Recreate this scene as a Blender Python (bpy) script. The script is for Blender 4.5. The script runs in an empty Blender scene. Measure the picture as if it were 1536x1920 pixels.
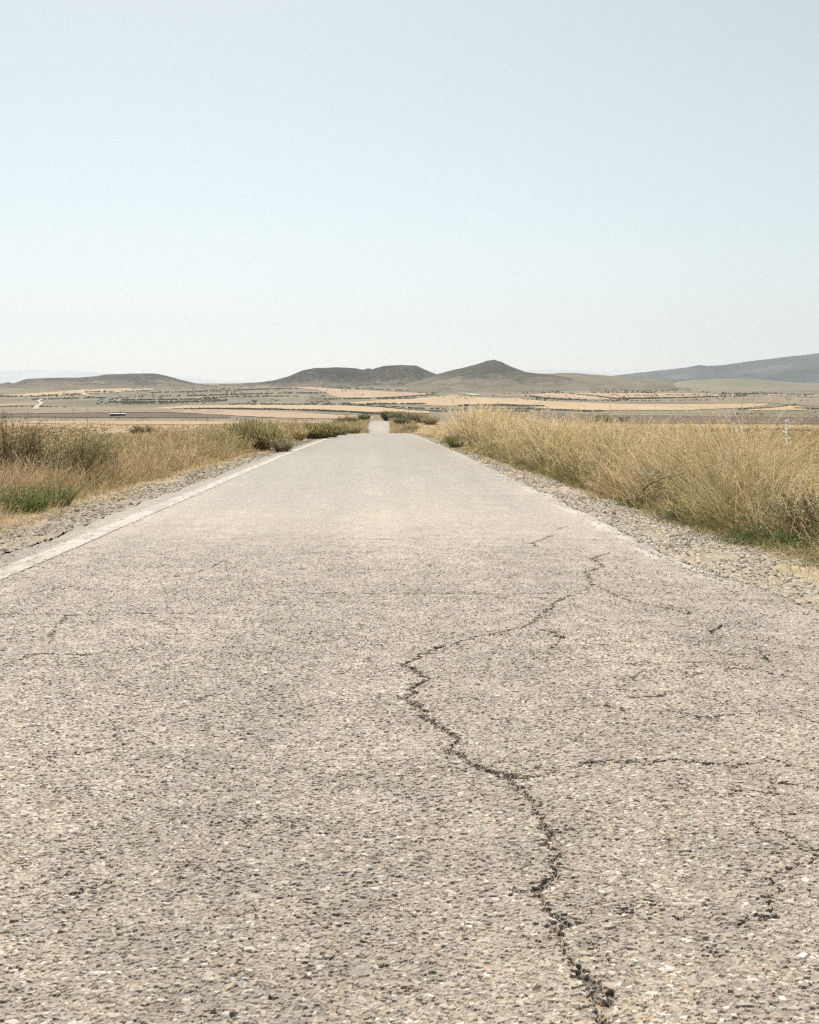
import bpy, math, random
import numpy as np
from mathutils import Vector

sc = bpy.context.scene
rng = np.random.default_rng(7)
random.seed(7)

# ---------------------------------------------------------------- camera
F_PX, VPX, HY, EYE = 2110.0, 700.0, 782.0, 1.2     # focal length, vanishing point and horizon of the photo (1536 x 1920)
cam_d = bpy.data.cameras.new("camera")
cam_d.sensor_fit = 'HORIZONTAL'
cam_d.sensor_width = 36.0
cam_d.lens = 36.0 * F_PX / 1536.0
cam_d.shift_x = (768.0 - VPX) / 1536.0
cam_d.shift_y = -(960.0 - HY) / 1536.0
cam_d.clip_start = 0.05
cam_d.clip_end = 60000.0
cam = bpy.data.objects.new("camera", cam_d)
cam.location = (0, 0, EYE)
cam.rotation_euler = (math.pi / 2, 0, 0)
sc.collection.objects.link(cam)
sc.camera = cam

# ---------------------------------------------------------------- sky, sun, exposure
SUN_EL, SUN_AZ = math.radians(56), math.radians(-13)      # azimuth from +Y, clockwise seen from above
world = bpy.data.worlds.new("World")
sc.world = world
world.use_nodes = True
wn = world.node_tree
wn.nodes.clear()
w_out = wn.nodes.new('ShaderNodeOutputWorld')
w_bg = wn.nodes.new('ShaderNodeBackground')
w_sky = wn.nodes.new('ShaderNodeTexSky')
w_sky.sky_type = 'NISHITA'
w_sky.sun_disc = False
w_sky.sun_elevation = SUN_EL
w_sky.sun_rotation = SUN_AZ
w_sky.altitude = 300
w_sky.air_density = 1.0
w_sky.dust_density = 1.5
w_sky.ozone_density = 1.0
w_hsv = wn.nodes.new('ShaderNodeHueSaturation')
w_hsv.inputs['Saturation'].default_value = 0.46
w_hsv.inputs['Hue'].default_value = 0.465
w_bg.inputs['Strength'].default_value = 0.0765
wn.links.new(w_sky.outputs[0], w_hsv.inputs['Color'])
w_tint = wn.nodes.new('ShaderNodeMix')                     # dust in the air takes a little of the blue out
w_tint.data_type = 'RGBA'; w_tint.blend_type = 'MULTIPLY'
w_tint.inputs['Factor'].default_value = 1.0
w_tint.inputs['B'].default_value = (1.012, 1.0, 0.968, 1)
wn.links.new(w_hsv.outputs[0], w_tint.inputs['A'])
wn.links.new(w_tint.outputs['Result'], w_bg.inputs['Color'])
wn.links.new(w_bg.outputs[0], w_out.inputs['Surface'])

sun_d = bpy.data.lights.new("sun", 'SUN')
sun_d.energy = 4.6
sun_d.angle = math.radians(0.5)
sun_d.color = (1.0, 0.94, 0.84)
sun = bpy.data.objects.new("sun", sun_d)
sdir = Vector((math.sin(SUN_AZ) * math.cos(SUN_EL), math.cos(SUN_AZ) * math.cos(SUN_EL), math.sin(SUN_EL)))
sun.rotation_euler = sdir.to_track_quat('Z', 'Y').to_euler()
sun.location = sdir * 50
sc.collection.objects.link(sun)

sc.view_settings.view_transform = 'Standard'
sc.view_settings.look = 'None'
sc.view_settings.gamma = 1.0
sc.view_settings.use_curve_mapping = False
sc.view_settings.exposure = 0.6
sc.cycles.max_bounces = 6
sc.cycles.diffuse_bounces = 3
sc.cycles.transmission_bounces = 4
sc.cycles.volume_bounces = 0
sc.cycles.use_denoising = False
sc.cycles.use_adaptive_sampling = False
sc.cycles.filter_width = 1.3
HAZE_DENSITY = 0.5e-4

# ---------------------------------------------------------------- numpy noise
def hsh(ix, iy, seed=0):
    h = (ix.astype(np.int64) * 374761393 + iy.astype(np.int64) * 668265263 + seed * 974634751) & 0xFFFFFFFF
    h = ((h ^ (h >> 13)) * 1274126177) & 0xFFFFFFFF
    h = ((h ^ (h >> 15)) * 2246822519) & 0xFFFFFFFF
    h = h ^ (h >> 16)
    return (h & 0xFFFFFF).astype(np.float32) / float(0x1000000)

def vnoise(x, y, seed=0):
    x = np.asarray(x, dtype=np.float64); y = np.asarray(y, dtype=np.float64)
    ix = np.floor(x); iy = np.floor(y)
    fx = (x - ix).astype(np.float32); fy = (y - iy).astype(np.float32)
    ix = ix.astype(np.int64); iy = iy.astype(np.int64)
    ux = fx * fx * (3 - 2 * fx); uy = fy * fy * (3 - 2 * fy)
    a = hsh(ix, iy, seed); b = hsh(ix + 1, iy, seed); c = hsh(ix, iy + 1, seed); d = hsh(ix + 1, iy + 1, seed)
    return (a + (b - a) * ux) * (1 - uy) + (c + (d - c) * ux) * uy

def fbm(x, y, octs=4, seed=0, gain=0.5):
    s = 0.0; a = 1.0; t = 0.0
    for o in range(octs):
        s = s + a * vnoise(x * 2 ** o + 17.3 * o, y * 2 ** o - 9.1 * o, seed + o)
        t += a; a *= gain
    return s / t

def voronoi(x, y, cell, seed):
    gx = x / cell; gy = y / cell
    ix = np.floor(gx).astype(np.int64); iy = np.floor(gy).astype(np.int64)
    d1 = np.full(x.shape, 9.0, np.float32); d2 = d1.copy()
    cid = np.zeros(x.shape, np.float32); px = np.zeros(x.shape, np.float64); py = np.zeros(x.shape, np.float64)
    for oy in (-1, 0, 1):
        for ox in (-1, 0, 1):
            cx = ix + ox; cy = iy + oy
            fx = cx + hsh(cx, cy, seed); fy = cy + hsh(cx, cy, seed + 1)
            d = np.sqrt((fx - gx) ** 2 + (fy - gy) ** 2).astype(np.float32)
            near = d < d1
            d2 = np.where(near, d1, np.minimum(d2, d))
            cid = np.where(near, hsh(cx, cy, seed + 2), cid)
            px = np.where(near, fx, px); py = np.where(near, fy, py)
            d1 = np.where(near, d, d1)
    return d1, d2, cid, px * cell, py * cell

def sstep(a, b, x):
    t = np.clip((x - a) / (b - a), 0, 1)
    return t * t * (3 - 2 * t)

def interp(x, pts):
    return np.interp(x, [p[0] for p in pts], [p[1] for p in pts])

# ---------------------------------------------------------------- mesh helpers
def mesh_from(name, V, quads=None, tris=None, mat=None, col=None, parent=None, smooth=False, link=True):
    V = np.ascontiguousarray(V, dtype=np.float32)
    me = bpy.data.meshes.new(name)
    nq = 0 if quads is None else len(quads)
    nt = 0 if tris is None else len(tris)
    loops = []
    if nq: loops.append(np.asarray(quads, dtype=np.int32).ravel())
    if nt: loops.append(np.asarray(tris, dtype=np.int32).ravel())
    loops = np.concatenate(loops)
    starts = np.concatenate([np.arange(nq, dtype=np.int32) * 4, nq * 4 + np.arange(nt, dtype=np.int32) * 3])
    me.vertices.add(len(V)); me.vertices.foreach_set("co", V.ravel())
    me.loops.add(len(loops)); me.loops.foreach_set("vertex_index", loops)
    me.polygons.add(nq + nt); me.polygons.foreach_set("loop_start", starts.astype(np.int32))
    if smooth:
        me.polygons.foreach_set("use_smooth", np.ones(nq + nt, dtype=bool))
    me.update(calc_edges=True)
    if not smooth:
        me.shade_flat()
    if col is not None:
        a = me.attributes.new("tone", 'FLOAT_COLOR', 'POINT')
        c4 = np.ones((len(V), 4), np.float32); c4[:, :3] = col
        a.data.foreach_set("color", c4.ravel())
    if mat is not None:
        me.materials.append(mat)
    ob = bpy.data.objects.new(name, me)
    if link:
        sc.collection.objects.link(ob)
    if parent is not None:
        ob.parent = parent
    return ob

def grid_quads(nr, nc):
    r = np.arange(nr - 1)[:, None] * nc + np.arange(nc - 1)[None, :]
    return np.stack([r, r + 1, r + nc + 1, r + nc], axis=-1).reshape(-1, 4)

def tag(o, label, cat, group=None, kind=None):
    o["label"] = label
    o["category"] = cat
    if group: o["group"] = group
    if kind: o["kind"] = kind
    return o

def empty(name, loc):
    o = bpy.data.objects.new(name, None)
    o.location = loc
    o.empty_display_size = 0.2
    sc.collection.objects.link(o)
    return o

class Acc:
    """collects quads with a colour per vertex"""
    def __init__(s): s.v = []; s.q = []; s.c = []; s.n = 0
    def add(s, V, Q, C):
        s.v.append(V.reshape(-1, 3)); s.q.append(Q.reshape(-1, 4) + s.n); s.c.append(C.reshape(-1, 3)); s.n += s.v[-1].shape[0]
    def build(s, name, mat, parent=None, origin=(0, 0, 0), smooth=False):
        V = np.concatenate(s.v) - np.asarray(origin)
        return mesh_from(name, V, quads=np.concatenate(s.q), mat=mat, col=np.concatenate(s.c), parent=parent, smooth=smooth)

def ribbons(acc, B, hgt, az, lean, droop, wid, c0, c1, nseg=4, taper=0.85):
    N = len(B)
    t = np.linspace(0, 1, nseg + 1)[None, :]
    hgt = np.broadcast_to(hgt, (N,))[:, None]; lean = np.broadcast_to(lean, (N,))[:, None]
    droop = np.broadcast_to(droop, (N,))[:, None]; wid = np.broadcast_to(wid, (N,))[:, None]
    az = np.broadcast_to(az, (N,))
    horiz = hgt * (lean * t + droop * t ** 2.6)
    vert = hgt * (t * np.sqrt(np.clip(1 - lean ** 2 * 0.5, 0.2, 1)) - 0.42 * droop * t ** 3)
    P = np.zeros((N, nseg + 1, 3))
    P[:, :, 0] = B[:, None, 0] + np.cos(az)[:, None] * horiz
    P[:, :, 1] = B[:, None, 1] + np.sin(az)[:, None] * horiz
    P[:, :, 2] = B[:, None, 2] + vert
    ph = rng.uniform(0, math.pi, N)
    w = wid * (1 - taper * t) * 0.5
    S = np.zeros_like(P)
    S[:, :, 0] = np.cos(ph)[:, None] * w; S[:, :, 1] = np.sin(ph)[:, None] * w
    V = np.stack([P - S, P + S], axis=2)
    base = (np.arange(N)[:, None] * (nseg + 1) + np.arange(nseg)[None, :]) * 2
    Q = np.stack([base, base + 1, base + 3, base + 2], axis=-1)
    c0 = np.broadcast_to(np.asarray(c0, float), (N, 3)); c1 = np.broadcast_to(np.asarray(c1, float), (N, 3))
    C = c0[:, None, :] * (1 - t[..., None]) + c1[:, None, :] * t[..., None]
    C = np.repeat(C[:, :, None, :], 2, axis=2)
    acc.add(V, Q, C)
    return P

def leaves(acc, P, length, width, C, up=0.0, dirs=None):
    """one small pointed quad at each point"""
    N = len(P)
    if dirs is None:
        a = rng.uniform(0, 2 * math.pi, N); z = rng.uniform(-1, 1, N) + up
        dirs = np.stack([np.cos(a), np.sin(a), z], 1)
    d = dirs / np.linalg.norm(dirs, axis=1)[:, None]
    r = rng.normal(size=(N, 3)); s = np.cross(d, r); s /= np.linalg.norm(s, axis=1)[:, None] + 1e-9
    L = np.broadcast_to(length, (N,))[:, None]; W = np.broadcast_to(width, (N,))[:, None] * 0.5
    V = np.stack([P, P + d * L * 0.45 + s * W, P + d * L, P + d * L * 0.45 - s * W], axis=1)
    Q = np.arange(N * 4).reshape(N, 4)
    acc.add(V, Q, np.repeat(np.broadcast_to(C, (N, 3))[:, None, :], 4, axis=1))

# ---------------------------------------------------------------- materials
def new_mat(name):
    m = bpy.data.materials.new(name); m.use_nodes = True
    nt = m.node_tree; nt.nodes.clear()
    return m, nt, nt.nodes.new('ShaderNodeOutputMaterial')

def tone_mat(name, rough=0.8, spec=0.3, translucent=0.0, bump=0.0, bump_scale=40.0, vary=0.0, vary_scale=3.0, sheen=0.0):
    m, nt, out = new_mat(name)
    at = nt.nodes.new('ShaderNodeAttribute'); at.attribute_name = "tone"
    col = at.outputs['Color']
    geo = nt.nodes.new('ShaderNodeNewGeometry')
    if vary:
        nz = nt.nodes.new('ShaderNodeTexNoise'); nz.inputs['Scale'].default_value = vary_scale; nz.inputs['Detail'].default_value = 5
        nt.links.new(geo.outputs['Position'], nz.inputs['Vector'])
        mr = nt.nodes.new('ShaderNodeMapRange')
        mr.inputs['From Min'].default_value = 0.25; mr.inputs['From Max'].default_value = 0.75
        mr.inputs['To Min'].default_value = 1 - vary; mr.inputs['To Max'].default_value = 1 + vary
        nt.links.new(nz.outputs['Fac'], mr.inputs['Value'])
        vm = nt.nodes.new('ShaderNodeVectorMath'); vm.operation = 'SCALE'
        nt.links.new(col, vm.inputs[0]); nt.links.new(mr.outputs[0], vm.inputs['Scale'])
        col = vm.outputs[0]
    p = nt.nodes.new('ShaderNodeBsdfPrincipled')
    p.inputs['Roughness'].default_value = rough
    p.inputs['Specular IOR Level'].default_value = spec
    p.inputs['Sheen Weight'].default_value = sheen
    p.inputs['Sheen Roughness'].default_value = 0.4
    p.inputs['Sheen Tint'].default_value = (1.0, .92, .80, 1)
    nt.links.new(col, p.inputs['Base Color'])
    if bump:
        nb = nt.nodes.new('ShaderNodeTexNoise'); nb.inputs['Scale'].default_value = bump_scale; nb.inputs['Detail'].default_value = 4
        nt.links.new(geo.outputs['Position'], nb.inputs['Vector'])
        bp = nt.nodes.new('ShaderNodeBump'); bp.inputs['Strength'].default_value = bump; bp.inputs['Distance'].default_value = 1.0 / bump_scale
        nt.links.new(nb.outputs['Fac'], bp.inputs['Height']); nt.links.new(bp.outputs[0], p.inputs['Normal'])
    sh = p.outputs[0]
    if translucent:
        tr = nt.nodes.new('ShaderNodeBsdfTranslucent'); nt.links.new(col, tr.inputs['Color'])
        mx = nt.nodes.new('ShaderNodeMixShader'); mx.inputs[0].default_value = translucent
        nt.links.new(sh, mx.inputs[1]); nt.links.new(tr.outputs[0], mx.inputs[2]); sh = mx.outputs[0]
    nt.links.new(sh, out.inputs['Surface'])
    return m

def land_mat(name, stops, scale, stretch=(1, 1, 1), detail=8, rough=0.95, speckle=0.0, speckle_scale=0.15, speckle_col=(0.05, 0.055, 0.03), bump=0.0):
    """ground cover: a noise driven colour ramp with darker scrub specks"""
    m, nt, out = new_mat(name)
    geo = nt.nodes.new('ShaderNodeNewGeometry')
    mp = nt.nodes.new('ShaderNodeMapping'); mp.inputs['Scale'].default_value = stretch
    nt.links.new(geo.outputs['Position'], mp.inputs['Vector'])
    nz = nt.nodes.new('ShaderNodeTexNoise'); nz.inputs['Scale'].default_value = scale; nz.inputs['Detail'].default_value = detail
    nz.inputs['Roughness'].default_value = 0.62
    nt.links.new(mp.outputs[0], nz.inputs['Vector'])
    rp = nt.nodes.new('ShaderNodeValToRGB')
    el = rp.color_ramp.elements
    while len(el) > 1: el.remove(el[-1])
    for i, (p_, c_) in enumerate(stops):
        e = el[0] if i == 0 else el.new(p_)
        e.position = p_; e.color = (*c_, 1)
    nt.links.new(nz.outputs['Fac'], rp.inputs[0])
    col = rp.outputs[0]
    if speckle:
        n2 = nt.nodes.new('ShaderNodeTexNoise'); n2.inputs['Scale'].default_value = speckle_scale; n2.inputs['Detail'].default_value = 6
        n2.inputs['Roughness'].default_value = 0.7
        nt.links.new(mp.outputs[0], n2.inputs['Vector'])
        mr = nt.nodes.new('ShaderNodeMapRange'); mr.inputs['From Min'].default_value = 0.50; mr.inputs['From Max'].default_value = 0.60
        mr.inputs['To Max'].default_value = speckle
        nt.links.new(n2.outputs['Fac'], mr.inputs['Value'])
        mix = nt.nodes.new('ShaderNodeMix'); mix.data_type = 'RGBA'
        nt.links.new(mr.outputs[0], mix.inputs['Factor']); nt.links.new(col, mix.inputs['A'])
        mix.inputs['B'].default_value = (*speckle_col, 1)
        col = mix.outputs['Result']
    p = nt.nodes.new('ShaderNodeBsdfPrincipled'); p.inputs['Roughness'].default_value = rough; p.inputs['Specular IOR Level'].default_value = 0.1
    nt.links.new(col, p.inputs['Base Color'])
    if bump:
        bp = nt.nodes.new('ShaderNodeBump'); bp.inputs['Strength'].default_value = bump; bp.inputs['Distance'].default_value = 0.6 / scale
        nt.links.new(nz.outputs['Fac'], bp.inputs['Height']); nt.links.new(bp.outputs[0], p.inputs['Normal'])
    nt.links.new(p.outputs[0], out.inputs['Surface'])
    return m

M_ASPHALT = tone_mat("asphalt", rough=0.68, spec=0.45, sheen=1.0)
M_PAINT = tone_mat("worn_paint", rough=0.6, spec=0.3)
M_GRAVEL = tone_mat("gravel", rough=0.85, spec=0.2)
M_SOIL = tone_mat("stony_soil", rough=0.95, spec=0.1, bump=0.5, bump_scale=60)
M_GRASS = tone_mat("grass_blades", rough=0.6, spec=0.25, translucent=0.45)
M_LEAF = tone_mat("leaves", rough=0.5, spec=0.35, translucent=0.45)
M_BARK = tone_mat("bark", rough=0.9, spec=0.1)

# ---------------------------------------------------------------- terrain functions
_pl = [(-200, -.10), (0, -.10), (60, -.14), (100, -.30), (200, -.8), (300, -1.0), (400, -1.0), (500, -.5), (650, 1.2)]
_py = [(800, 775), (1000, 768.5), (1200, 762), (1600, 750), (2000, 739), (2500, 728), (3000, 721.5), (3300, 718.5)]
PLAIN = _pl + [(d, EYE + (HY - y) / F_PX * d) for d, y in _py] + [(3600, 96), (5000, 75), (9000, 60), (60000, 40)]
_s = np.arange(-200, 4000, 2.0)
_k = np.ones(31) / 31
_raw = interp(_s, PLAIN)
_sm = np.convolve(np.pad(_raw, 15, mode='edge'), _k, mode='valid')
def plain_z(D):
    D = np.asarray(D, float)
    return np.where(D < 3900, np.interp(D, _s, _sm), interp(D, PLAIN))

ROADP = [(-200, 0), (40, 0), (60, -.03), (80, -.1), (95, -.2), (105, -.29), (115, -.52), (130, -1.15), (150, -2.3), (180, -3.5), (205, -3.8),
         (235, -3.3), (262, -1.95), (278, -.75), (290, .12), (297, .22), (306, .1), (340, -1.2), (400, -2.5), (460, -1.8), (650, 1.0)]
_sr = np.arange(-200, 660, 1.0)
_smr = np.convolve(np.pad(interp(_sr, ROADP), 4, mode='edge'), np.ones(9) / 9, mode='valid')
def road_z(D): return np.interp(D, _sr, _smr)
def road_xc(D): return interp(D, [(-200, 0), (35, 0), (60, .12), (80, .32), (105, .58), (290, 1.55), (400, 2.1), (60000, 2.1)])
def edge_r(D):
    e = interp(D, [(-200, 2.95), (6, 2.95), (7.28, 2.88), (8.2, 2.76), (8.8, 2.67), (10, 2.70), (12, 2.73), (16, 2.82), (24, 2.9), (35, 2.98), (600, 2.95)])
    return e + 0.15 * (fbm(D * 1.1, D * 0 + 3.3, 5, 51, .6) - 0.5) * 2 * sstep(200, 60, D) + road_xc(D)
def edge_l(D):
    return -3.36 + 0.16 * (fbm(D * .6, D * 0 + 8.1, 4, 61) - 0.5) * 2 + road_xc(D)

def terrain_z(X, D):
    """ground under everything except the road slab"""
    X = np.asarray(X, float); D = np.asarray(D, float)
    rz = road_z(D) - 0.16
    pz = plain_z(D) + 0.5 * (fbm(X / 60, D / 60, 3, 5) - 0.5) * sstep(30, 150, np.abs(X) + np.abs(D) * .3)
    lat = np.abs(X - road_xc(D))
    w = sstep(4.5, 22, lat) * (1 - 0) 
    w = np.where(D > 330, np.maximum(w, sstep(330, 480, D)), w)
    return rz * (1 - w) + pz * w

_dd = np.linspace(320, 3300, 3000)
_yy = HY - (plain_z(_dd) - EYE) / _dd * F_PX
_ord = np.argsort(_yy)
def dist_at(py):
    """distance at which the far slope is met by the line of sight of that photo row"""
    return np.interp(py, _yy[_ord], _dd[_ord])
def X_at(px, D): return (px - VPX) / F_PX * D
def Z_at(py, D): return EYE + (HY - py) / F_PX * D

# ---------------------------------------------------------------- air
def build_haze():
    x, y0, y1, z0, z1 = 24000, -3000, 26500, -8, 715
    V = [(-x, y0, z0), (x, y0, z0), (x, y1, z0), (-x, y1, z0), (-x, y0, z1), (x, y0, z1), (x, y1, z1), (-x, y1, z1)]
    Q = [(0, 3, 2, 1), (4, 5, 6, 7), (0, 1, 5, 4), (1, 2, 6, 5), (2, 3, 7, 6), (3, 0, 4, 7)]
    m, nt, out = new_mat("air")
    v = nt.nodes.new('ShaderNodeVolumePrincipled')
    v.inputs['Color'].default_value = (0.86, 0.935, 1.0, 1)
    v.inputs['Density'].default_value = HAZE_DENSITY
    v.inputs['Anisotropy'].default_value = 0.35
    nt.links.new(v.outputs[0], out.inputs['Volume'])
    o = mesh_from("haze", np.array(V, float), quads=np.array(Q), mat=m)
    tag(o, "thin pale haze over the whole plain", "haze", kind="stuff")
build_haze()

# ---------------------------------------------------------------- ground sheet
def build_ground():
    m, nt, out = new_mat("dry_plain")
    geo = nt.nodes.new('ShaderNodeNewGeometry')
    def noise(scale, detail=8, st=(1, 1, 1), ro=0.6):
        mp = nt.nodes.new('ShaderNodeMapping'); mp.inputs['Scale'].default_value = st
        nt.links.new(geo.outputs['Position'], mp.inputs['Vector'])
        n = nt.nodes.new('ShaderNodeTexNoise'); n.inputs['Scale'].default_value = scale; n.inputs['Detail'].default_value = detail; n.inputs['Roughness'].default_value = ro
        nt.links.new(mp.outputs[0], n.inputs['Vector']); return n.outputs['Fac']
    def ramp(f, stops):
        rp = nt.nodes.new('ShaderNodeValToRGB'); el = rp.color_ramp.elements
        while len(el) > 1: el.remove(el[-1])
        for i, (p_, c_) in enumerate(stops):
            e = el[0] if i == 0 else el.new(p_)
            e.position = p_; e.color = (*c_, 1)
        nt.links.new(f, rp.inputs[0]); return rp.outputs[0]
    def mix(f, a, b):
        mx = nt.nodes.new('ShaderNodeMix'); mx.data_type = 'RGBA'
        nt.links.new(f, mx.inputs['Factor']); nt.links.new(a, mx.inputs['A']); nt.links.new(b, mx.inputs['B']); return mx.outputs['Result']
    near = ramp(noise(0.9, 10), [(0.3, (.20, .14, .075)), (0.5, (.30, .215, .125)), (0.7, (.38, .29, .175))])
    far = ramp(noise(0.012, 12, (1, .6, 1), .68), [(0.30, (.088, .082, .062)), (0.45, (.150, .130, .092)), (0.58, (.19, .163, .113)), (0.72, (.235, .185, .135))])
    sep = nt.nodes.new('ShaderNodeSeparateXYZ'); nt.links.new(geo.outputs['Position'], sep.inputs[0])
    mr = nt.nodes.new('ShaderNodeMapRange'); mr.inputs['From Min'].default_value = 330; mr.inputs['From Max'].default_value = 620
    nt.links.new(sep.outputs['Y'], mr.inputs['Value'])
    col = mix(mr.outputs[0], near, far)
    p = nt.nodes.new('ShaderNodeBsdfPrincipled'); p.inputs['Roughness'].default_value = 0.95; p.inputs['Specular IOR Level'].default_value = 0.1
    nt.links.new(col, p.inputs['Base Color'])
    nt.links.new(p.outputs[0], out.inputs['Surface'])
    D = np.concatenate([np.linspace(-180, -10, 12), np.linspace(-8, 120, 200), np.geomspace(121, 700, 260), np.geomspace(703, 3400, 260), np.geomspace(3450, 23500, 70)])
    u = np.linspace(-1, 1, 241); u = np.sign(u) * (np.abs(u) * .15 + np.abs(u) ** 2.2 * .85)
    half = 45 + np.abs(D) * 0.9
    X = u[None, :] * half[:, None] + road_xc(D)[:, None]
    DD = np.repeat(D[:, None], len(u), 1)
    Z = terrain_z(X, DD)
    # the sheet runs a little lower under the road slab itself
    lat = np.abs(X - road_xc(DD))
    V = np.stack([X, DD, Z - 0.12 * sstep(4.2, 3.4, lat) * (DD < 460)], -1).reshape(-1, 3)
    o = mesh_from("ground", V, quads=grid_quads(len(D), len(u)), mat=m, smooth=True)
    tag(o, "dry tan plain rising towards the hills", "ground", kind="structure")
build_ground()

# ---------------------------------------------------------------- road
CRACKS = [   # (photo polyline, width in m)
    ([(1140, 1935), (1120, 1868), (1088, 1812), (1050, 1790), (1046, 1722), (1030, 1690), (1002, 1676), (1044, 1642), (1032, 1582), (1024, 1545), (1005, 1502), (966, 1480),
      (945, 1452), (905, 1445), (876, 1418), (846, 1408), (862, 1386), (835, 1365), (806, 1350), (790, 1330), (765, 1310), (776, 1290), (801, 1272), (776, 1255), (755, 1247), (786, 1232),
      (830, 1212)], 0.023), ([(830, 1212), (900, 1195), (985, 1175), (1012, 1158)], 0.008),
    ([(1004, 1677), (980, 1680), (958, 1679)], 0.012),
    ([(1012, 1158), (1050, 1122), (1085, 1112)], 0.016),
    ([(1030, 1216), (1046, 1207), (1052, 1196), (1040, 1186), (1010, 1180)], 0.022),
    ([(1105, 1104), (1112, 1088), (1096, 1072), (1132, 1062), (1112, 1046), (1142, 1036)], 0.026),
    ([(1008, 1024), (998, 1018), (1020, 1010), (1036, 1002)], 0.028), ([(1046, 992), (1060, 986)], 0.026),
    ([(945, 1452), (1000, 1456), (1062, 1440), (1112, 1426), (1200, 1430), (1292, 1426), (1372, 1436), (1442, 1424), (1545, 1442)], 0.008), ([(1200, 1430), (1290, 1426), (1370, 1437)], 0.013), ([(1120, 1098), (1180, 1126), (1240, 1136), (1300, 1150)], 0.011), ([(1150, 1060), (1200, 1088), (1262, 1098)], 0.005), ([(1060, 1196), (1120, 1210), (1210, 1196), (1280, 1212), (1360, 1190)], 0.004), ([(1180, 1270), (1230, 1252), (1300, 1264), (1400, 1250), (1490, 1268)], 0.004), ([(1040, 1340), (1110, 1322), (1180, 1330)], 0.004), ([(1340, 1500), (1400, 1480), (1470, 1492)], 0.004),
    ([(966, 1458), (1050, 1458), (1110, 1459)], 0.012),
    ([(1416, 1718), (1442, 1704), (1456, 1672), (1446, 1648), (1420, 1646)], 0.007),
    ([(1446, 1648), (1500, 1622), (1540, 1604)], 0.004), ([(1380, 1736), (1418, 1716)], 0.006), ([(1330, 1790), (1366, 1790)], 0.008),
    ([(1060, 1730), (1120, 1700), (1180, 1712), (1240, 1690)], 0.002), ([(1260, 1722), (1300, 1704), (1340, 1690)], 0.003),
    ([(1395, 1540), (1430, 1556), (1470, 1560), (1500, 1590), (1540, 1600)], 0.004), ([(1480, 1470), (1545, 1480)], 0.011),
    ([(-10, 1148), (60, 1150), (130, 1152), (200, 1152), (280, 1149), (350, 1150)], 0.009),
    ([(95, 1205), (100, 1180), (128, 1152)], 0.008), ([(50, 1224), (130, 1226), (200, 1226)], 0.011), ([(-10, 1250), (30, 1240), (70, 1226)], 0.006),
    ([(570, 1112), (700, 1114), (800, 1113), (920, 1114), (1045, 1112)], 0.009),
    ([(535, 876), (650, 876), (760, 875), (862, 876)], 0.05), ([(580, 862), (660, 861)], 0.04),
    ([(640, 1010), (760, 1012)], 0.013), ([(880, 938), (935, 928)], 0.028), ([(-10, 1674), (60, 1664), (130, 1640)], 0.0025),
    ([(-10, 1440), (80, 1420), (200, 1404)], 0.003), ([(90, 1690), (150, 1670), (230, 1640)], 0.002),
    ([(1260, 1134), (1300, 1144), (1290, 1150)], 0.020), ([(1330, 1185), (1360, 1168)], 0.020), ([(1350, 1220), (1390, 1228)], 0.012), ([(1420, 1215), (1445, 1240)], 0.012),
    ([(1290, 1068), (1320, 1072), (1360, 1088)], 0.018), ([(1190, 1020), (1260, 1050), (1300, 1070)], 0.012), ([(1150, 1300), (1200, 1310), (1280, 1296)], 0.007),
    ([(1240, 1330), (1330, 1344), (1460, 1330), (1545, 1352)], 0.007), ([(1100, 1240), (1200, 1246), (1330, 1238)], 0.007), ([(300, 1560), (420, 1540), (560, 1548)], 0.0015),
    ([(200, 1300), (330, 1316), (420, 1300)], 0.006), ([(330, 1080), (390, 1066), (420, 1050)], 0.012), ([(60, 1110), (110, 1098)], 0.013),
]
def crack_segments():
    segs = []
    for pts, w in CRACKS:
        P = []
        for px, py in pts:
            D = F_PX * EYE / (py - HY); P.append(((px - VPX) / F_PX * D, D))
        for a, b in zip(P[:-1], P[1:]): segs.append((a, b, w))
    return segs
SEGS = crack_segments()

def crack_depth(x, y, pad=0.0):
    """0 away from cracks, 1 in their middle"""
    wx = 0.050 * (fbm(x * 20, y * 20, 4, 71, .7) - .5) * 2
    wy = 0.060 * (fbm(x * 20, y * 20, 4, 81, .7) - .5) * 2
    xs = x + wx; ys = y + wy
    out = np.zeros(x.shape, np.float32)
    broken = sstep(.18, .75, fbm(x * 11, y * 8, 3, 91))
    for (ax, ay), (bx, by), w in SEGS:
        R = 0.16
        m = (xs > min(ax, bx) - R) & (xs < max(ax, bx) + R) & (ys > min(ay, by) - R) & (ys < max(ay, by) + R)
        idx = np.nonzero(m)
        if not len(idx[0]): continue
        px = xs[idx] - ax; py = ys[idx] - ay
        dx, dy = bx - ax, by - ay
        t = np.clip((px * dx + py * dy) / (dx * dx + dy * dy + 1e-12), 0, 1)
        d = np.hypot(px - t * dx, py - t * dy)
        ww = w * (0.22 + 1.15 * broken[idx]) + pad
        c = np.clip(1 - d / ww, 0, 1)
        out[idx] = np.maximum(out[idx], c)
    return out

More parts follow.
